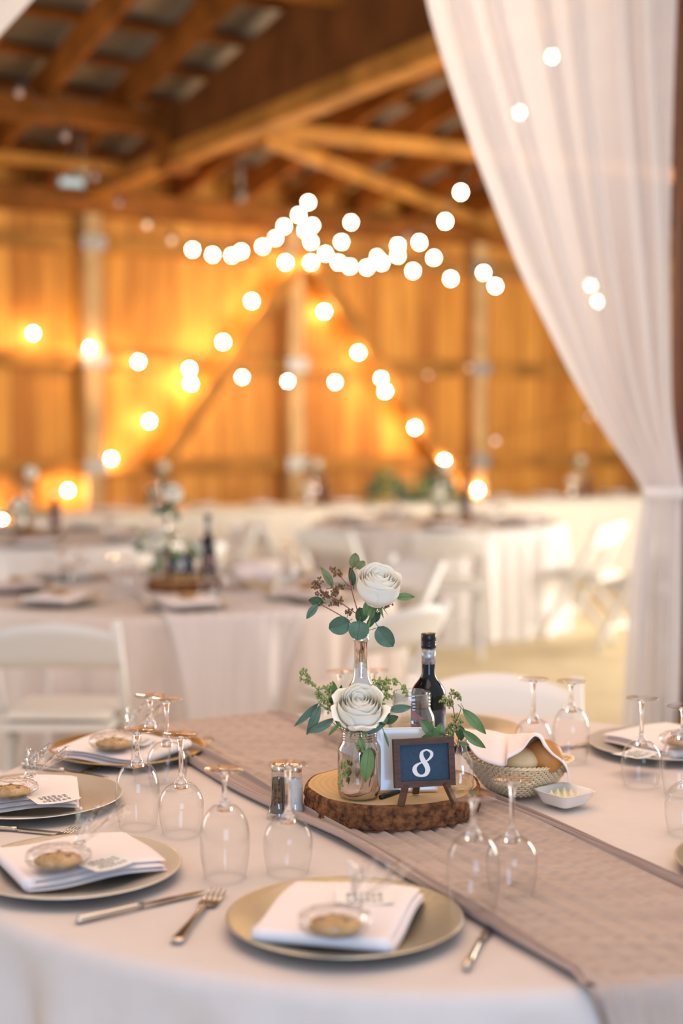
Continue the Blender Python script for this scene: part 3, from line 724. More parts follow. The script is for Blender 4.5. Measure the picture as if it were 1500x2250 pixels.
pw = Vector((at(941, 1500, 2.655).x, 2.655, ZS)); place(WB, 'wine_bottle', pw, .6, 'dark wine bottle with black screw cap on the wood slice', 'wine bottle', 'dark wine bottles', (1, 1, .955))
pq = Vector((at(905, 1600, 2.62).x, 2.655, ZS)); pq.x = at(904, 1600, 2.57).x; pq.y = 2.57; place(BIGJ, 'glass_jar', pq, 0, 'large clear open glass jar between the roses and the wine bottle', 'jar')
pv = Vector((at(1014, 1690, 2.50).x, 2.50, ZS)); place(VASE, 'bud_vase', pv, 0, 'small clear bud vase right of the number sign', 'vase')

# ------------------------------------------------------------------ flowers
def rose_mesh(R, H, seed, opened=0.0):
    rnd = random.Random(seed); mb = MB()
    # petals per turn, radius, height, how far the rim leans out, how far the mouth closes in
    layers = [(2, .16, .93, 0, .0), (3, .27, .97, .02, .02), (3, .40, 1.0, .04, .05), (4, .54, 1.0, .08, .08), (4, .68, .98, .12, .10), (4, .82, .95, .16, .12), (4, .95, .90, .20, .10)]
    if opened: layers += [(5, 1.03, .74, .55 * opened, 0)]
    ph = 0
    for li, (n, rr, hh, lean, shut) in enumerate(layers):
        ph += 1.0 + .2 * li
        for k in range(n):
            a0 = ph + 2 * pi * k / n + rnd.uniform(-.15, .15); hf = hh * rnd.uniform(.95, 1.04)
            half = pi / n * (1.55 if rr < 1 else 1.15); cupt = rnd.uniform(.05, .11)
            def f(u, v, a0=a0, hf=hf, rr=rr, half=half, lean=lean, shut=shut, cupt=cupt, li=li, k=k):
                s = u * 2 - 1
                a = a0 + s * half * min(1, .5 + .9 * v) * (1 - (.55 if lean > .4 else .18) * max(0, v - .6) / .4)
                body = sin(min(1, v * 1.55 + .12) * pi / 2) ** .8
                r = R * rr * body * (1 - shut * max(0, v - .5) * 2)
                r += R * (lean * max(0, v - .68) ** 1.3 * 2.4) + R * cupt * s * .6 * v     # the spiral overlap
                r += R * .025 * sin(a * 4 + li * 2 + k)
                z = H * hf * (v ** .92) * (1 - .10 * abs(s) ** 2.2 * v) - R * lean * .5 * max(0, v - .85) * 3
                z += H * .02 * sin(s * 5 + k)
                return Vector((r * cos(a), r * sin(a), z))
            mb.grid(f, 10, 10)
    mb.ell((0, 0, H * .16), (R * .55, R * .55, H * .17), 16, 8)
    return mb
def leaf_geo(mb, c, L, W, ang, dy=0, rnd=None, pw=.8, tilt=0):
    ux = Vector((cos(ang), 0, sin(ang))); uz = Vector((-sin(ang), 0, cos(ang))); uy = Vector((0, -1, 0))
    ct, st_ = cos(tilt), sin(tilt); uzt = uz * ct + uy * st_; uyt = uy * ct - uz * st_
    c = Vector(c) + Vector((0, dy, 0))
    def f(u, v):
        t = u; s = v * 2 - 1
        wd = W / 2 * sin(pi * min(1, max(0, t)) ** .85) ** pw
        return c + ux * (t - .5) * L + uzt * s * wd + uyt * (.10 * L * sin(t * pi) + .12 * W * abs(s))
    mb.grid(f, 10, 4)
    b = len(mb.v); mb.tube([c + ux * (t - .5) * L * 1.08 + uyt * (.10 * L * sin(t * pi) + .0006) for t in (-.12, .2, .5, .9)], [.0007, .0006, .0005, .0002], 4)
    return mb
def seeds_geo(mb, stm, c, rad, rnd, n=18, sz=.0019):
    c = Vector(c)
    for k in range(3):
        h = c + Vector((rnd.uniform(-1, 1), rnd.uniform(-1, 1), rnd.uniform(-.8, 1))) * rad * .5
        stm.tube([c, h], .00045, 4)
        for j in range(n // 3):
            d = Vector((rnd.gauss(0, 1), rnd.gauss(0, 1), rnd.gauss(.3, 1))).normalized() * rad * rnd.uniform(.4, .62)
            stm.tube([h, h + d], .00035, 4); mb.ell(h + d, (sz, sz, sz * 1.25), 6, 4)
def sprig(base, Y, leaves, clusters, stems, scale, seedm, stemm, rs, loc):
    # everything is measured relative to the vessel; leaves (px,py,len,wid,angle,mat,dy,pw)
    parts = []; rnd = random.Random(rs)
    def P(px, py, dy=0): v_ = at(px, py, Y); return Vector((v_.x - loc.x, v_.y - loc.y + dy, v_.z - loc.z))
    st_ = MB()
    for pts, r in stems: st_.tube([P(*q) for q in pts], r, 6)
    parts.append(['stem', None, [], st_, stemm])
    m2 = 1.0 / (FPX / Y)
    for (px, py, ln, wd, ang, mt, dy, pw) in leaves:
        mb = MB(); leaf_geo(mb, P(px, py, dy), ln * m2, wd * m2, radians(ang), 0, pw=pw, tilt=rnd.uniform(-.35, .35))
        parts.append(['leaf', mb.mesh('leaf', mt), []])
    for (px, py, rad, dy) in clusters:
        mb = MB(); sub = MB(); seeds_geo(mb, sub, P(px, py, dy), rad * m2, rnd)
        parts.append(['seed_cluster', mb.mesh('seed_cluster', seedm), [('stalk', sub.mesh('stalk', stemm), [])]])
    parts[0] = ['stem', st_.mesh('sprig_stem', stemm), []]
    return [tuple(p) for p in parts]
# upper rose and eucalyptus in the tall bottle
r1c = at(824, 1318, 2.575)
R1M = rose_mesh(.0415, .070, 3)
rise = r1c.z - pb.z
ROSE1 = [('bloom', R1M.mesh('rose_bloom', ROSE), [])]
def rose_thing(Rm, rise, off, leaves, rs, tilt, green=GREENST, low=-.05):
    # off: bloom offset in x/y from the vessel axis
    M = Matrix.Rotation(tilt[0], 4, 'X') @ Matrix.Rotation(tilt[1], 4, 'Y')
    b = MB(); b.v = [tuple(M @ Vector(v) + Vector((off[0], off[1], rise))) for v in Rm.v]; b.f = Rm.f
    st_ = MB().tube([(0, 0, rise + low - .04), (off[0] * .4, off[1] * .4, rise + low), (off[0], off[1], rise + .004)], [.0026, .0028, .0034], 8)
    sp = MB()
    for k in range(5):
        a = k * 2 * pi / 5 + .3
        def f(u, v, a=a):
            s = v * 2 - 1; wd = .006 * sin(pi * min(1, .15 + u * .85)) ; r = .004 + .010 * u + .012 * u * u; z = -.004 + .004 * u - .030 * u * u
            d = Vector((cos(a), sin(a), 0)); n_ = Vector((-sin(a), cos(a), 0)); return d * r + n_ * s * wd + Vector((off[0], off[1], rise + z + .006))
        sp.grid(f, 6, 3)
    return [('bloom', b.mesh('rose_bloom', ROSE), []), ('stem', st_.mesh('rose_stem', green), [('sepal', sp.mesh('rose_sepals', LEAFG), [])])]
T_ROSE = rose_thing(R1M, rise - .008, (r1c.x - pb.x, -.004), None, 1, (.48, .14))
place(T_ROSE, 'white_rose', pb, 0, 'creamy white rose in the tall silver bottle on the near table', 'flower', 'cream roses')
LV1 = [(778, 1231, 34, 24, 80, LEAFO, .0, .55), (792, 1240, 24, 20, 40, LEAFO, -.006, .55), (772, 1267, 44, 17, 100, LEAFD, .004, .8), (717, 1269, 52, 18, 122, LEAFO, .01, .8),
       (694, 1323, 34, 22, 170, LEAFD, .01, .6), (686, 1344, 42, 18, 232, LEAF, .0, .8), (744, 1368, 48, 45, 200, LEAF, -.02, .5), (787, 1380, 44, 46, 262, LEAF, -.026, .5),
       (791, 1350, 34, 28, 100, LEAFD, -.004, .55), (816, 1362, 44, 16, 58, LEAFD, .0, .8), (847, 1396, 56, 42, -52, LEAF, -.01, .6), (889, 1312, 44, 18, 0, LEAFG, .0, .8),
       (803, 1336, 34, 14, 88, LEAFG, -.008, .7), (818, 1342, 34, 13, 80, LEAFG, -.01, .7), (828, 1356, 30, 14, 60, LEAFD, .004, .8)]
CL1 = [(694, 1280, 16, 0), (704, 1302, 15, .004), (690, 1288, 12, -.004), (742, 1262, 15, 0), (730, 1256, 12, .003), (737, 1296, 15, -.004), (728, 1306, 14, 0), (735, 1329, 13, .003), (748, 1292, 11, .0), (765, 1342, 12, 0), (745, 1322, 11, -.003), (852, 1329, 12, 0), (718, 1312, 13, .004)]
ST1 = [(((793, 1420, 0), (786, 1345, 0), (772, 1296, 0), (768, 1262, 0), (776, 1240, 0)), .0011), (((793, 1420, 0), (782, 1348, 0), (740, 1318, 0), (708, 1300, 0), (692, 1278, 0)), .0011),
       (((772, 1296, 0), (748, 1290, 0), (717, 1294, 0)), .0007), (((768, 1290, 0), (745, 1264, 0), (730, 1256, 0)), .0007), (((790, 1410, 0), (765, 1362, 0), (730, 1342, 0), (700, 1326, 0)), .0010),
       (((796, 1420, 0), (812, 1372, 0), (830, 1342, 0), (850, 1328, 0)), .0009), (((830, 1342, 0), (858, 1318, 0), (872, 1311, 0)), .0006), (((796, 1415, 0), (810, 1385, 0), (826, 1380, 0)), .0007), (((766, 1362, 0), (760, 1372, 0), (764, 1344, 0)), .0006)]
SP1 = sprig(None, 2.58, LV1, CL1, ST1, 1, SEEDB, REDST, 5, pb)
place(SP1, 'eucalyptus_sprig', pb, 0, 'round-leaved eucalyptus with brown seeds in the tall silver bottle', 'greenery', 'eucalyptus stems')
# lower bouquet
r2c = at(787, 1600, 2.43)
R2M = rose_mesh(.0395, .070, 11, 1.0)
T_ROSE2 = rose_thing(R2M, r2c.z - pj.z + .008, (r2c.x - pj.x, -.024), None, 2, (.62, .05), low=-.03)
place(T_ROSE2, 'white_rose', pj, 0, 'open creamy white rose in the silver tinted jar on the near table', 'flower', 'cream roses')
LV2 = [(672, 1573, 76, 16, 224, LEAF, .01, .9), (688, 1582, 74, 22, 246, LEAF, .0, .9), (703, 1592, 72, 22, 208, LEAF, -.006, .9), (734, 1600, 38, 10, 228, LEAFG, -.01, .9), (735, 1520, 46, 24, 98, LEAFG, .01, .8),
       (747, 1523, 34, 12, 80, LEAFD, .01, .8), (752, 1560, 60, 16, 120, LEAFD, -.006, .8), (760, 1588, 46, 18, 160, LEAFG, -.012, .8), (805, 1662, 80, 30, 264, LEAFG, -.060, .8), (795, 1618, 32, 14, 290, LEAFG, -.056, .8),
       (775, 1692, 76, 24, 250, LEAFG, -.012, .8), (878, 1551, 54, 19, 6, LEAF, -.02, .8), (836, 1580, 52, 26, 40, LEAFD, -.01, .7), (838, 1568, 40, 24, 300, LEAFG, -.018, .7), (822, 1594, 46, 18, 20, LEAF, -.02, .8),
       (847, 1618, 40, 6, 288, LEAFG, -.02, .9), (858, 1578, 36, 20, 20, LEAFD, -.01, .7), (745, 1578, 40, 18, 100, LEAFD, 0, .8), (730, 1540, 38, 15, 60, LEAFD, .006, .8), (812, 1600, 40, 22, 200, LEAFD, -.01, .7), (826, 1520, 40, 16, 70, LEAFG, .0, .8)]
CL2 = [(664, 1478, 13, 0), (672, 1492, 13, 0), (682, 1502, 12, .004), (700, 1520, 12, 0), (718, 1516, 15, .0), (712, 1546, 14, 0), (722, 1556, 13, -.004), (704, 1532, 12, .004), (726, 1530, 14, .004), (824, 1496, 16, 0), (834, 1508, 17, .006), (846, 1520, 17, .0), (820, 1520, 17, .006), (838, 1532, 17, 0),
       (852, 1498, 15, 0), (872, 1496, 12, 0), (886, 1510, 11, 0), (892, 1522, 9, 0), (842, 1548, 15, -.006), (826, 1540, 15, 0), (856, 1532, 12, 0), (760, 1672, 13, -.030), (754, 1690, 13, -.028), (748, 1712, 11, -.03), (790, 1630, 10, -.04)]
ST2 = [(((785, 1640, 0), (752, 1580, 0), (712, 1530, 0), (690, 1508, 0), (662, 1474, 0)), .0010), (((785, 1640, 0), (740, 1572, 0), (700, 1545, 0)), .0008), (((795, 1640, 0), (820, 1560, 0), (835, 1510, 0), (850, 1486, 0)), .0010),
       (((830, 1530, 0), (855, 1492, 0), (878, 1500, 0), (894, 1524, 0)), .0008), (((795, 1640, 0), (830, 1590, 0), (860, 1555, 0)), .0009), (((720, 1560, 0), (702, 1548, 0), (699, 1538, 0)), .0006), (((790, 1640, 0), (745, 1600, 0), (728, 1586, 0)), .0008),
       (((790, 1600, -.03), (795, 1625, -.05), (802, 1650, -.056)), .0010), (((785, 1600, 0), (775, 1650, 0), (765, 1720, 0)), .0010)]
SP2 = sprig(None, 2.445, LV2, CL2, ST2, 1, SEEDG, GREENST, 9, pj)
place(SP2, 'eucalyptus_sprig', pj, 0, 'long-leaved greenery with green seeds around the lower rose in the jar', 'greenery', 'eucalyptus stems')
LV3 = [(1040, 1583, 78, 24, -47, LEAFG, -.01, .85), (1040, 1620, 66, 21, -38, LEAFG, -.012, .85), (941, 1593, 56, 26, -50, LEAFG, -.03, .8), (960, 1598, 44, 28, 70, LEAFG, -.03, .8), (945, 1614, 60, 28, 20, LEAFG, -.032, .8),
       (1010, 1610, 36, 22, -80, LEAFD, 0, .7), (990, 1606, 30, 14, 110, LEAFG, 0, .8), (1018, 1632, 24, 10, -10, LEAFG, -.01, .8)]
CL3 = [(996, 1524, 13, 0), (1006, 1532, 12, 0), (982, 1542, 12, 0), (972, 1538, 10, 0), (992, 1550, 11, 0), (998, 1578, 12, 0), (1008, 1584, 12, 0), (988, 1590, 12, 0), (964, 1614, 12, -.02), (980, 1608, 12, -.01), (1000, 1600, 12, 0)]
ST3 = [(((1014, 1660, 0), (1004, 1610, 0), (996, 1560, 0), (990, 1525, 0)), .0010), (((1000, 1590, 0), (1012, 1560, 0), (1012, 1545, 0), (1020, 1560, 0)), .0007), (((1012, 1650, 0), (990, 1620, -.01), (960, 1600, -.02)), .0009), (((1012, 1640, 0), (1012, 1606, 0), (1016, 1600, 0)), .0007), (((996, 1556, 0), (980, 1542, 0)), .0006)]
SP3 = sprig(None, 2.495, LV3, CL3, ST3, 1, SEEDG, REDST, 13, pv)
place(SP3, 'eucalyptus_sprig', pv, 0, 'green sprig in the small bud vase right of the sign', 'greenery', 'eucalyptus stems')

# ------------------------------------------------------------------ sign with the number, card and pens
FRM = pm('dark_walnut', (.115, .048, .024), .5, vary=.45, vscale=30, stretch=(1, 1, 6))
BOARD = pm('slate_board', (.032, .075, .125), .75, vary=.25, vscale=300)
CHALK = pm('white_numeral', (.86, .83, .80), .7)
def sign_proto():
    W_, H_, b_, d_ = .108, .083, .0105, .012
    tlt = Matrix.Rotation(radians(-9), 4, 'X'); z0 = .030
    def T(mb):
        mb.v = [tuple(tlt @ Vector(v) + Vector((0, 0, z0))) for v in mb.v]; return mb
    fr = MB()
    fr.box((0, 0, b_/2), (W_, d_, b_)); fr.box((0, 0, H_ - b_/2), (W_, d_, b_))
    fr.box((-W_/2 + b_/2, 0, H_/2), (b_, d_, H_ - 2 * b_)); fr.box((W_/2 - b_/2, 0, H_/2), (b_, d_, H_ - 2 * b_))
    bd = MB().box((0, .001, H_/2), (W_ - 2 * b_ + .001, .003, H_ - 2 * b_ + .001))
    P = [('frame', T(fr).mesh('sign_frame', FRM, False), []), ('board', T(bd).mesh('sign_board', BOARD, False), [])]
    # the numeral: outer outline and two counters, measured on the board
    TL, TR, BL = Vector((380, 700)), Vector((1165, 630)), Vector((445, 1340))
    ex, ey = TR - TL, BL - TL; det = ex.x * ey.y - ex.y * ey.x
    iw, ih = W_ - 2 * b_, H_ - 2 * b_
    def mp(x, y):
        q = Vector((x, y)) - TL; u = (q.x * ey.y - q.y * ey.x) / det; v = (ex.x * q.y - ex.y * q.x) / det
        return Vector(((u - .5) * iw, 0, H_/2 + (.5 - v) * ih))
    key = [(755, 870, 66), (762, 805, 46), (830, 767, 30), (905, 802, 46), (920, 860, 50), (880, 930, 36), (820, 975, 24), (740, 1002, 28), (672, 1060, 58), (660, 1130, 72), (700, 1200, 62), (775, 1226, 42), (845, 1198, 62), (872, 1125, 80), (852, 1050, 82), (810, 985, 82), (772, 925, 78)]
    n_ = len(key); cl_ = []
    for i in range(n_):
        p = [Vector(key[(i + k) % n_]) for k in (-1, 0, 1, 2)]
        for f_ in (0, .2, .4, .6, .8):
            cl_.append(.5 * ((2 * p[1]) + (p[2] - p[0]) * f_ + (2 * p[0] - 5 * p[1] + 4 * p[2] - p[3]) * f_ ** 2 + (3 * p[1] - p[0] - 3 * p[2] + p[3]) * f_ ** 3))
    nb_ = MB(); N = len(cl_); vs = []
    for i in range(N):
        t = cl_[(i + 1) % N] - cl_[i - 1]; nn = Vector((-t.y, t.x, 0)).normalized() * cl_[i].z / 2
        for sg in (-1, 1):
            q = mp(cl_[i].x + nn.x * sg, cl_[i].y + nn.y * sg); q.y = -.0012 - .0001 * (i / N); vs.append(q)
    nb_.add(vs, [(2 * i, 2 * i + 1, (2 * i + 3) % (2 * N), (2 * i + 2) % (2 * N)) for i in range(N)])
    P.append(('numeral', T(nb_).mesh('numeral', CHALK, False), []))
    lg = []
    for sx in (-1, 1):
        m = MB(); m.beam((sx * .036, -.004, .034), (sx * .046 + sx * .002, -.018, .0035), .011, .007)
        lg.append(('leg', m.mesh('sign_leg', FRM, False), []))
    m = MB(); m.beam((0, .022, .082), (0, .058, .003), .011, .005); lg.append(('rear_leg', m.mesh('sign_rear_leg', FRM, False), []))
    return P + lg
SG = sign_proto()
sgp = at(934, 1745, 2.40); SGL = (sgp.x, 2.412, ZS)
sgn = place(SG, 'table_number_sign', SGL, radians(13), 'small framed chalkboard sign with a white numeral 8', 'sign')
wc = MB(); wc.box((0, 0, .056), (.112, .010, .112)); cpn = at(893, 1700, 2.48)
cw = link('card_stand', wc.mesh('card_stand', WHITEC, False), None, (cpn.x, 2.485, ZS + .003), (radians(-9), 0, radians(4))); bv = cw.modifiers.new('b', 'BEVEL'); bv.width = .003; bv.segments = 3
tag(cw, 'plain glossy white upright card holder behind the number sign', 'card holder')
for (a, b, lab) in (((836, 1752), (905, 1728), 'black pen lying in front on the wood slice under the sign'), ((846, 1734), (925, 1722), 'black pen lying behind the other under the white card holder')):
    A = on_z(*a, ZS + .004); B = on_z(*b, ZS + .004); d = (B - A).normalized(); B = A + d * .115; 
    m = MB(); n_ = link('pen', m.tube([A, A + d * .04, A + d * .042, A + d * .112, B], [.0042, .0042, .0036, .0036, .0012], 10).mesh('pen', BLACK))
    tag(n_, lab, 'pen', 'black pens')

# ------------------------------------------------------------------ bread basket
WICK = pm('wicker', (.95, .74, .46), .6, vary=.15, vscale=90)
BC = on_z(1137, 1735, .757); BC.z = .757; BC.y -= .005
def sq(a, k=.35):   # rounded square radius
    c, s_ = abs(cos(a)), abs(sin(a)); return 1 / ((c ** 4 + s_ ** 4) ** .25)
def basket():
    H_ = .056; nr = 13; ns = 36; parts = []
    wv_ = MB()
    for j in range(nr):
        t = j / (nr - 1); z = .003 + H_ * t; r = .050 + .040 * t ** .8
        pts = []
        for i in range(ns * 4 + 1):
            a = 2 * pi * i / (ns * 4); o = .0024 * cos(a * ns + (pi if j % 2 else 0))
            lift = .012 * (sq(a + .0) - 1) * 2.0 * t
            rr = r * sq(a) * .95 + o; pts.append((rr * cos(a), rr * sin(a), z + lift))
        wv_.tube(pts, .0019, 5, cap=False)
    st_ = MB()
    for i in range(ns * 2):
        a = 2 * pi * (i + .5) / (ns * 2)
        pts = []
        for j in range(6):
            t = j / 5; r = (.050 + .040 * t ** .8) * sq(a) * .95; pts.append((r * cos(a), r * sin(a), .002 + (H_ + .012 * (sq(a) - 1) * 2) * t))
        st_.tube(pts, .0013, 5)
    rm = MB()
    for k in range(2):
        pts = []
        for i in range(181):
            a = 2 * pi * i / 180; r = .0905 * sq(a) * .95 + .0022 * cos(a * 30 + k * pi); pts.append((r * cos(a), r * sin(a), H_ + .0045 + .012 * (sq(a) - 1) * 2 + .002 * sin(a * 30 + k * pi)))
        rm.tube(pts, .0022, 6, cap=False)
    bt = MB().lathe([(.0001, .002), (.048, .002), (.05, .004), (.048, .006), (.0001, .006)], 48, fn=lambda r, z, a: (r * sq(a) * .95, z))
    return [('woven_side', wv_.mesh('basket_weave', WICK), [('stake', st_.mesh('basket_stakes', WICK), [])]), ('rim', rm.mesh('basket_rim', WICK), []), ('base', bt.mesh('basket_base', WICK), [])]
BK = basket()
place(BK, 'bread_basket', BC, radians(38), 'woven wicker bread basket with a napkin over rolls', 'basket', 'bread baskets')
CRUST = pm('bread_crust', (.62, .27, .07), .5, vary=.35, vscale=14); CRUSTP = pm('pale_crust', (.80, .60, .33), .55, vary=.25, vscale=14, col2=(.68, .42, .16))
def roll(px, py, Y, r, m, lab, a=0):
    p = at(px, py, Y); o = link('bread_roll', MB().ell((0, 0, 0), r, 28, 16, lambda d: 1 + .05 * noise.noise(d * 1.6)).mesh('roll', m), None, p, (0, a, .4)); tag(o, lab, 'bread', 'bread rolls')
roll(1143, 1671, 2.625, (.036, .032, .024), CRUSTP, 'pale bread roll at the left front of the basket')
roll(1196, 1662, 2.640, (.036, .036, .032), CRUST, 'browned bread roll at the right front of the basket', .3)
roll(1160, 1642, 2.685, (.036, .032, .026), CRUSTP, 'pale bread roll on top under the napkin fold', -.5)
# the napkin over the basket: rows of points from its back edge to its open front hem
rows = []
hem = [(1018, 1612, 2.68), (1030, 1640, 2.63), (1052, 1664, 2.60), (1085, 1677, 2.578), (1108, 1682, 2.57), (1112, 1668, 2.562), (1124, 1658, 2.564), (1146, 1645, 2.572), (1163, 1625, 2.582), (1176, 1615, 2.59), (1188, 1620, 2.592), (1198, 1640, 2.59), (1214, 1658, 2.595), (1236, 1672, 2.60), (1248, 1692, 2.60), (1250, 1722, 2.60)]
mid = [(1022, 1600, 2.72), (1036, 1606, 2.70), (1056, 1606, 2.69), (1084, 1608, 2.68), (1106, 1612, 2.68), (1120, 1611, 2.67), (1134, 1610, 2.67), (1150, 1609, 2.67), (1164, 1607, 2.67), (1176, 1606, 2.67), (1188, 1612, 2.67), (1200, 1628, 2.67), (1214, 1645, 2.67), (1232, 1660, 2.67), (1244, 1678, 2.66), (1252, 1706, 2.65)]
bak = [(1030, 1606, 2.77), (1046, 1604, 2.78), (1064, 1606, 2.785), (1088, 1612, 2.79), (1106, 1618, 2.79), (1122, 1620, 2.79), (1136, 1620, 2.79), (1150, 1620, 2.79), (1164, 1622, 2.79), (1176, 1624, 2.79), (1188, 1630, 2.78), (1200, 1640, 2.77), (1214, 1652, 2.76), (1228, 1664, 2.74), (1238, 1676, 2.72), (1246, 1696, 2.70)]
H3 = [[at(*q) for q in r] for r in (hem, mid, bak)]
def cr(pts, t):
    n = len(pts) - 1; x = t * n; i = min(int(x), n - 1); f_ = x - i
    p = [pts[max(0, min(n, i + k))] for k in (-1, 0, 1, 2)]
    return .5 * ((2 * p[1]) + (p[2] - p[0]) * f_ + (2 * p[0] - 5 * p[1] + 4 * p[2] - p[3]) * f_ ** 2 + (3 * p[1] - p[0] - 3 * p[2] + p[3]) * f_ ** 3)
def napf(u, v):
    a, b, c = (cr(r, u) for r in H3)
    k = v ** .6 if v < .5 else v
    x = a * (1 - v) ** 2 + (b + (b - (a + c) / 2) * .6) * 2 * v * (1 - v) + c * v * v
    x = x + Vector((0, 0, .0016 * sin(u * 26 + v * 4) * (1 - v)))
    return x
nk = link('napkin', MB().grid(napf, 90, 22).mesh('basket_napkin', NAPK)); so = nk.modifiers.new('s', 'SOLIDIFY'); so.thickness = .0028; so.offset = -1
tag(nk, 'pale pink napkin draped over the rolls in the bread basket', 'napkin', 'folded napkins')

# butter dish
bd = on_z(1243, 1772, .757); bd.y += .02
def dish():
    def ring(h, z, r): 
        out = []
        for i in range(48):
            a = 2 * pi * i / 48; k = h * 1 / ((abs(cos(a)) ** 7 + abs(sin(a)) ** 7) ** (1 / 7)); out.append((k * cos(a), k * sin(a), z))
        return out
    rs = [ring(.001, 0, 0), ring(.030, 0, 0), ring(.0325, .003, 0), ring(.0425, .024, 0), ring(.0445, .0252, 0), ring(.0425, .0256, 0), ring(.040, .024, 0), ring(.0305, .006, 0), ring(.001, .0045, 0)]
    mb = MB(); vs = [p for r in rs for p in r]; fs = []
    for j in range(len(rs) - 1):
        for i in range(48): fs.append((j*48+i, j*48+(i+1) % 48, j*48+48+(i+1) % 48, j*48+48+i))
    mb.add(vs, fs); return mb
place([('butter_dish', dish().mesh('butter_dish', WHITEC), [])], 'butter_dish', (bd.x, bd.y, .7575), radians(38), 'small square white dish of piped butter', 'dish')
rnd = random.Random(4)
for k in range(9):
    x, y = (k % 3 - 1) * .017, (k // 3 - 1) * .017; ca, sa = cos(radians(38)), sin(radians(38))
    m = MB().lathe([(.0001, 0), (.0105, 0), (.011, .003), (.008, .007), (.0065, .010), (.0035, .013), (.0003, .019)], 30, fn=lambda r, z, a: (r * (1 + .16 * cos(a * 6 + z * 160)), z))
    o = link('butter_rosette', m.mesh('rosette', BUTTER), None, (bd.x + x * ca - y * sa, bd.y + x * sa + y * ca, .7575 + .0052), rnd.random() * 6)
    pos = ('near', 'middle', 'far')[k // 3] + ' ' + ('left', 'centre', 'right')[k % 3]
    tag(o, 'pointed butter rosette at the ' + pos + ' of the white dish', 'butter', 'butter rosettes')

# ------------------------------------------------------------------ the other tables: settings and centrepieces
ORD = ['first', 'second', 'third', 'fourth', 'fifth', 'sixth', 'seventh', 'eighth', 'ninth', 'tenth', 'eleventh', 'twelfth', 'thirteenth', 'fourteenth', 'fifteenth', 'sixteenth', 'seventeenth', 'eighteenth']
def pxof(p): return p[0] / p[1]
def settings(T, R, tname, n, a0, cards=True, zt=.752):
    items = []
    for k in range(n):
        a = a0 + 2 * pi * k / n; r = R - .21
        c = Vector((T.x + r * cos(a), T.y + r * sin(a), zt)); items.append((a, c))
    order = sorted(range(n), key=lambda k: pxof(items[k][1])); gl = []
    for rank, k in enumerate(order):
        a, c = items[k]
        w_ = ORD[rank] + ' from the left on ' + tname
        place(CHS, 'charger_plate', c + Vector((0, 0, .0075)), 0, 'silver charger plate, ' + w_, 'plate', 'charger plates')
        place(NAP, 'napkin', c + Vector((0, 0, .020)), a + pi / 2 + .3, 'folded white napkin, ' + w_, 'napkin', 'folded napkins')
        if cards: place(CK, 'cookie', c + Vector((.01, -.02, .0475)), 0, 'blurred cookie on a napkin, ' + w_, 'cookie', 'wrapped cookies')
        for s_, pr in ((.19, WINE), (.28, GOB)):
            q = Vector((T.x + (R - .40) * cos(a + s_), T.y + (R - .40) * sin(a + s_), zt + .0075)); gl.append((pr, q))
    gl.sort(key=lambda g: pxof(g[1]))
    for i, (pr, q) in enumerate(gl):
        place(pr, 'wine_glass' if pr is WINE else 'water_goblet', q, 0, 'upturned glass, ' + ORD[i] + ' from the left on ' + tname, 'glass', 'upside-down glasses')
settings(T2, R2, 'the left middle table', 8, .15)
settings(T3, R2, 'the far left table', 7, .4, False, zt=.7505)
settings(T4, R2, 'the distant right table', 7, .2, False, zt=.7505)
def centrepiece(c, tname, full=True, flip=1, zt=.7595, sc=1.0):
    z = zt + SH + .001
    place(WS, 'wood_slice', (c.x, c.y, zt), 1, 'round wood slice on ' + tname, 'wood slice', 'wood slice stands', sc)
    def q(x, y): return Vector((c.x + x * flip, c.y + y, z))
    for pr, nm_, x, y, lab, cat, grp in ((SBOT, 'silver_bottle', -.075, .02, 'tall silver bottle vase on ', 'bottle', 'silver bottle vases'), (T_ROSE, 'white_rose', -.075, .02, 'white rose in the tall bottle on ', 'flower', 'cream roses'),
        (SP1, 'eucalyptus_sprig', -.075, .02, 'eucalyptus in the tall bottle on ', 'greenery', 'eucalyptus stems'), (JAR, 'mason_jar', -.10, -.065, 'silver flower jar on ', 'jar', 'silver flower jars'),
        (T_ROSE2, 'white_rose', -.10, -.065, 'low white rose in the jar on ', 'flower', 'cream roses'), (SP2, 'eucalyptus_sprig', -.10, -.065, 'leafy sprigs in the jar on ', 'greenery', 'eucalyptus stems'),
        (WB, 'wine_bottle', .105, -.02, 'dark wine bottle on ', 'wine bottle', 'dark wine bottles'), (VASE, 'bud_vase', .035, -.07, 'small bud vase on ', 'vase', 'bud vases'), (SP3, 'eucalyptus_sprig', .035, -.07, 'pale green sprig in the bud vase on ', 'greenery', 'eucalyptus stems')):
        if not full and nm_ in ('bud_vase',): continue
        if not full and lab.startswith('pale green'): continue
        place(pr, nm_, q(x, y), 0, lab + tname, cat, grp)
    return q
c2 = on_z(392, 1290, .79); c2 = Vector((c2.x, 6.02, 0)); q2 = centrepiece(c2, 'the left middle table')
c3 = Vector((at(85, 1150, 8.9).x, 8.9, 0)); centrepiece(c3, 'the far left table', zt=.7515)
c4 = Vector((at(990, 1150, 10.3).x, 10.3, 0)); centrepiece(c4, 'the distant right table', zt=.7515)
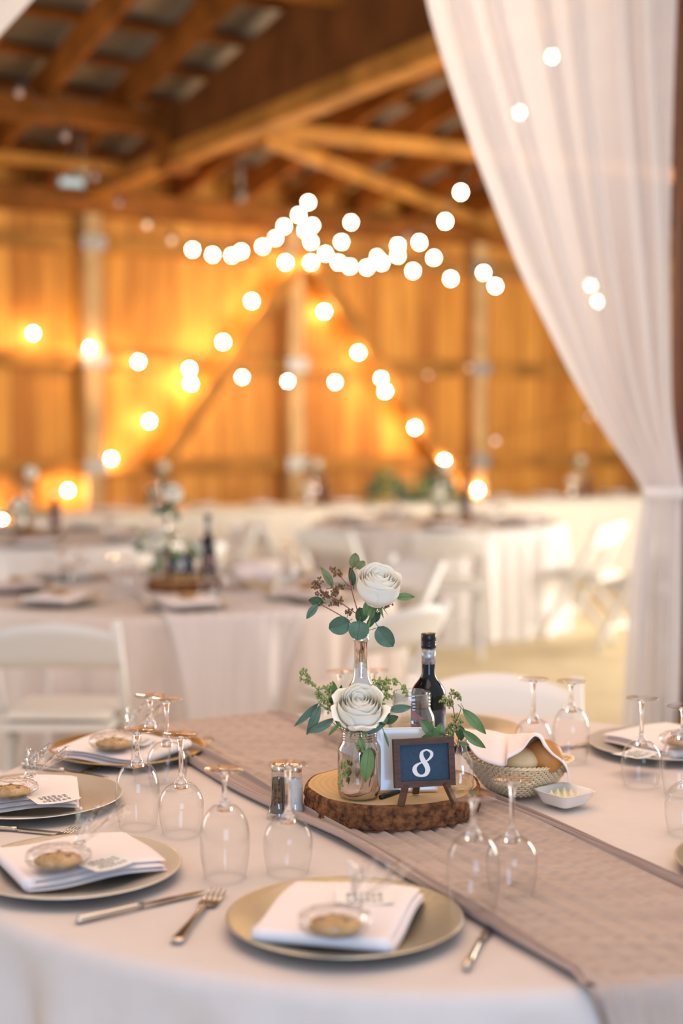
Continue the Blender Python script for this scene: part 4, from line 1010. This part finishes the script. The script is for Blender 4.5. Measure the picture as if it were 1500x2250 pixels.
# framed sign, jar with green-white rose on the middle table
p = q2(.03, .0); place(T_ROSE2, 'white_rose', (p.x - .01, p.y, p.z - .035), 1, 'greenish white rose beside the sign on the left middle table', 'flower', 'cream roses')
place(SG, 'table_number_sign', q2(.0, -.105), 0, 'small framed board seen blurred on the left middle table', 'sign')
bb = at(565, 1290, 6.0); place(BK, 'bread_basket', (bb.x, 6.0, .7595), .5, 'blurred bread basket right of the middle table wine bottle', 'basket', 'bread baskets')
nb = MB().ell((0, 0, .06), (.115, .105, .055), 30, 14, lambda d: 1 + .12 * noise.noise(d * 3))
o = link('napkin', nb.mesh('bundle_napkin', NAPK), None, (bb.x, 6.0, .7595 + .015)); tag(o, 'white napkin bundled in the blurred basket on the middle table', 'napkin', 'folded napkins')

# head table dressing
def hw(px, y=1.15): # point on the head table under this image column
    x = barn_x(px); 
    for _ in range(20):
        p = barn(x, y, .77); e = 750 + FPX * p.x / (p.y) - px; x -= e / FPX * p.y * .9
    p.z = .7535; return p
HB = [(690, 'left of centre'), (1268, 'near the drape'), (352, 'far left')]
for px, wname in HB:
    p = hw(px)
    place(SBOT, 'silver_bottle', p, 0, 'tall bottle vase on the head table ' + wname, 'bottle', 'silver bottle vases')
    place(T_ROSE, 'white_rose', p, 0, 'white rose in a bottle on the head table ' + wname, 'flower', 'cream roses')
    place(SP1, 'eucalyptus_sprig', p, 0, 'eucalyptus in a bottle on the head table ' + wname, 'greenery', 'eucalyptus stems')
    p2 = hw(px + 22, 1.3); place(WB, 'wine_bottle', p2, 0, 'dark bottle on the head table ' + wname, 'wine bottle', 'dark wine bottles')
    p3 = hw(px - 14, 1.32); place(JAR, 'mason_jar', p3, 0, 'small jar on the head table ' + wname, 'jar', 'silver flower jars')
    place(T_ROSE2, 'white_rose', p3, 0, 'low rose in a jar on the head table ' + wname, 'flower', 'cream roses')
hg = []
for i, px in enumerate((200, 262, 285, 425, 465, 560, 585, 735, 770, 1075, 1110, 1180, 1215, 1330, 1365)):
    place(WINE if i % 2 else GOB, 'wine_glass' if i % 2 else 'water_goblet', hw(px, 1.38), 0, 'upturned glass, ' + ORD[i] + ' from the left on the head table', 'glass', 'upside-down glasses')
for i, px in enumerate((235, 445, 570, 750, 1090, 1195, 1345)):
    p = hw(px, 1.15); place(NAP, 'napkin', (p.x, p.y, .765), WA, 'white napkin standing, ' + ORD[i] + ' from the left on the head table', 'napkin', 'folded napkins')
# the leafy centre of the head table
gp = hw(905, 1.2)
gl_ = link('greenery_garland', None, None, (gp.x, gp.y, .7535), WA); tag(gl_, 'dense dark green leafy garland at the middle of the head table', 'greenery')
rnd = random.Random(21)
for k in range(9):
    mb = MB(); cx = (k - 4) * .105
    for j in range(34):
        c = Vector((cx + rnd.gauss(0, .05), rnd.gauss(0, .05), max(.03, .10 + rnd.gauss(0, .06) + .08 * sin(k * 1.3))))
        a = rnd.uniform(0, 6.28); Lf = rnd.uniform(.05, .09)
        leaf_geo(mb, c, Lf, Lf * .45, a, tilt=rnd.uniform(-1, 1))
    link('leaf_spray', mb.mesh('leaf_spray', (LEAFD, LEAFG, LEAFD, LEAF)[k % 4]), gl_)
link('stem', MB().tube([(-.5, 0, .012), (0, .01, .02), (.5, 0, .012)], .01, 6).mesh('garland_stem', GREENST), gl_)
cp = hw(986, 1.2)
o = link('pillar_candle', MB().lathe([(.0001, 0), (.032, 0), (.032, .20), (.028, .205), (.0001, .20)], 24).mesh('pillar_candle', WAX), None, (cp.x, cp.y, .7535 + 0)); tag(o, 'white pillar candle at the right end of the leafy garland', 'candle')

# ------------------------------------------------------------------ string lights
BMESH = {}
def bulb_mesh(m):
    if m.name not in BMESH:
        BMESH[m.name] = MB().lathe([(.0001, -.050), (.009, -.049), (.0165, -.042), (.0195, -.031), (.018, -.020), (.012, -.008), (.0095, 0)], 14).mesh('bulb_' + m.name, m)
    return BMESH[m.name]
SOCK = MB().lathe([(.0001, -.012), (.013, -.010), (.0135, .016), (.009, .030), (.004, .034), (.0001, .035)], 12).mesh('socket', BLACK)
def string(pts, label, ends=()):
    """pts: (position, bulb material)"""
    s = link('string_light', None, None, pts[0][0]); tag(s, label, 'string lights', 'festoon string lights')
    o = pts[0][0]; path = [Vector((0, 0, .075))]
    for i, (p, m) in enumerate(pts):
        b = link('bulb', bulb_mesh(m), s, p - o + Vector((0, 0, .03))); link('socket', SOCK, b)
        if i:
            a = pts[i-1][0] - o; c = p - o
            for t in (.33, .66): path.append(a.lerp(c, t) + Vector((0, 0, .06)))
            path.append(c + Vector((0, 0, .062)))
    if ends: path = [e - o for e in ends[:1]] + path + [e - o for e in ends[1:]]
    link('cable', MB().tube(path, .004, 5).mesh('cable', WIRE), s)
def H(px, py, Y, m=None): return (at(px, py, Y), m or BULBH)
def Wl(px, py, off=.26, m=None): return (on_wall(px, py, off), m or BULB)
string([H(42, 205, 7.2, BULBU), H(143, 300, 7.9, BULBU), H(208, 390, 8.6, BULBU), H(260, 447, 9.2, BULBU), H(323, 495, 9.7, BULBD), H(377, 529, 10.1, BULBD), H(423, 549, 10.5), H(467, 560, 10.9), H(509, 562, 11.2), H(577, 542, 11.7), H(605, 524, 12.1)],
       'hanging bulb string sagging from the upper left towards the wall peak')
string([H(530, 553, 10.4), H(624, 498, 10.9), H(656, 473, 11.1), H(677, 445, 11.3)], 'short bulb string rising to the highest bulb at centre')
string([H(686, 496, 12.3), H(670, 507, 12.0), H(683, 532, 11.6), H(715, 558, 11.2), H(743, 577, 10.8), H(768, 586, 10.4), H(806, 588, 10.0), H(838, 578, 9.5), H(874, 540, 9.1), H(921, 533, 8.7), H(978, 487, 8.2), H(1012, 423, 7.6), H(1141, 248, 6.9), H(1212, 125, 6.4)],
       'long bulb string climbing from centre to upper right behind the drape')
string([H(771, 489, 11.6), H(750, 532, 11.4), H(829, 565, 10.9), H(874, 562, 10.5), H(907, 596, 10.1), H(990, 613, 9.6), H(1088, 629, 9.1), H(1176, 633, 8.6, BULBD), H(1313, 663, 8.0)], 'lower bulb string running right towards the drape')
string([H(897, 520, 11.3, BULBU), H(953, 567, 10.6), H(1062, 600, 9.8), H(1297, 628, 8.4)], 'sparse bulb string of four bulbs passing behind the drape')
string([Wl(627, 577), Wl(553, 662), Wl(490, 752), Wl(419, 843, .17), Wl(328, 926, .15), Wl(244, 1008, .15), Wl(149, 1078, .15), Wl(4, 1138, .15)], 'bulb string down the left side of the triangle on the wall')
string([Wl(683, 577), Wl(712, 685, .12), Wl(787, 775), Wl(846, 860, .29), Wl(911, 940, .28), Wl(976, 1013, .27), Wl(1050, 1076, .22)], 'bulb string down the right side of the triangle on the wall')
string([Wl(73, 733, .14), Wl(197, 765, .26), Wl(304, 795, .26), Wl(416, 811, .30), Wl(532, 829, .42, BULBH), Wl(632, 838, .5, BULBH), Wl(736, 840, .5, BULBH), Wl(837, 832, .40, BULBH), Wl(940, 824, .32, BULBD), Wl(1030, 808, .26, BULBD)],
       'bulb string sagging horizontally across the middle of the board wall')
string([Wl(1088, 969, .3, emission_mat('pale_bulb', (1, .85, .78), 2.2)), Wl(1295, 915, .3, BULBD)], 'two pale bulbs hanging low at right by the drape edge')
# small spot fittings at the top of the wall
FIT = [('housing', MB().tube([(0, 0, .10), (0, 0, -.02)], .045, 14).mesh('spot_housing', PLATEM), []), ('bracket', MB().beam((0, 0, .06), (0, .0, .42), .03, .02, up=(0, 1, 0)).mesh('spot_bracket', PLATEM, False), [])]
for px, py, off, lab in ((528, 440, .6, 'grey can spotlight on the rafters left of the bulb strings'), (180, 385, 1.2, 'grey can spotlight above the left post')):
    place(FIT, 'spotlight', on_wall(px, py, off), WA, lab, 'spotlight', 'can spotlights')
fp = on_wall(155, 402, 1.0)
fl = link('floodlight', None, None, fp, WA); tag(fl, 'small white floodlight by the left end of the truss', 'floodlight')
link('housing', MB().box((0, 0, 0), (.22, .06, .07)).mesh('flood_housing', PLATEM, False), fl)
link('lens', MB().box((0, -.034, 0), (.19, .008, .05)).mesh('flood_lens', emission_mat('flood_glow', (.75, .9, .85), .8), False), fl)
link('bracket', MB().beam((0, 0, .03), (0, 0, .3), .03, .02, up=(0, 1, 0)).mesh('flood_bracket', PLATEM, False), fl)
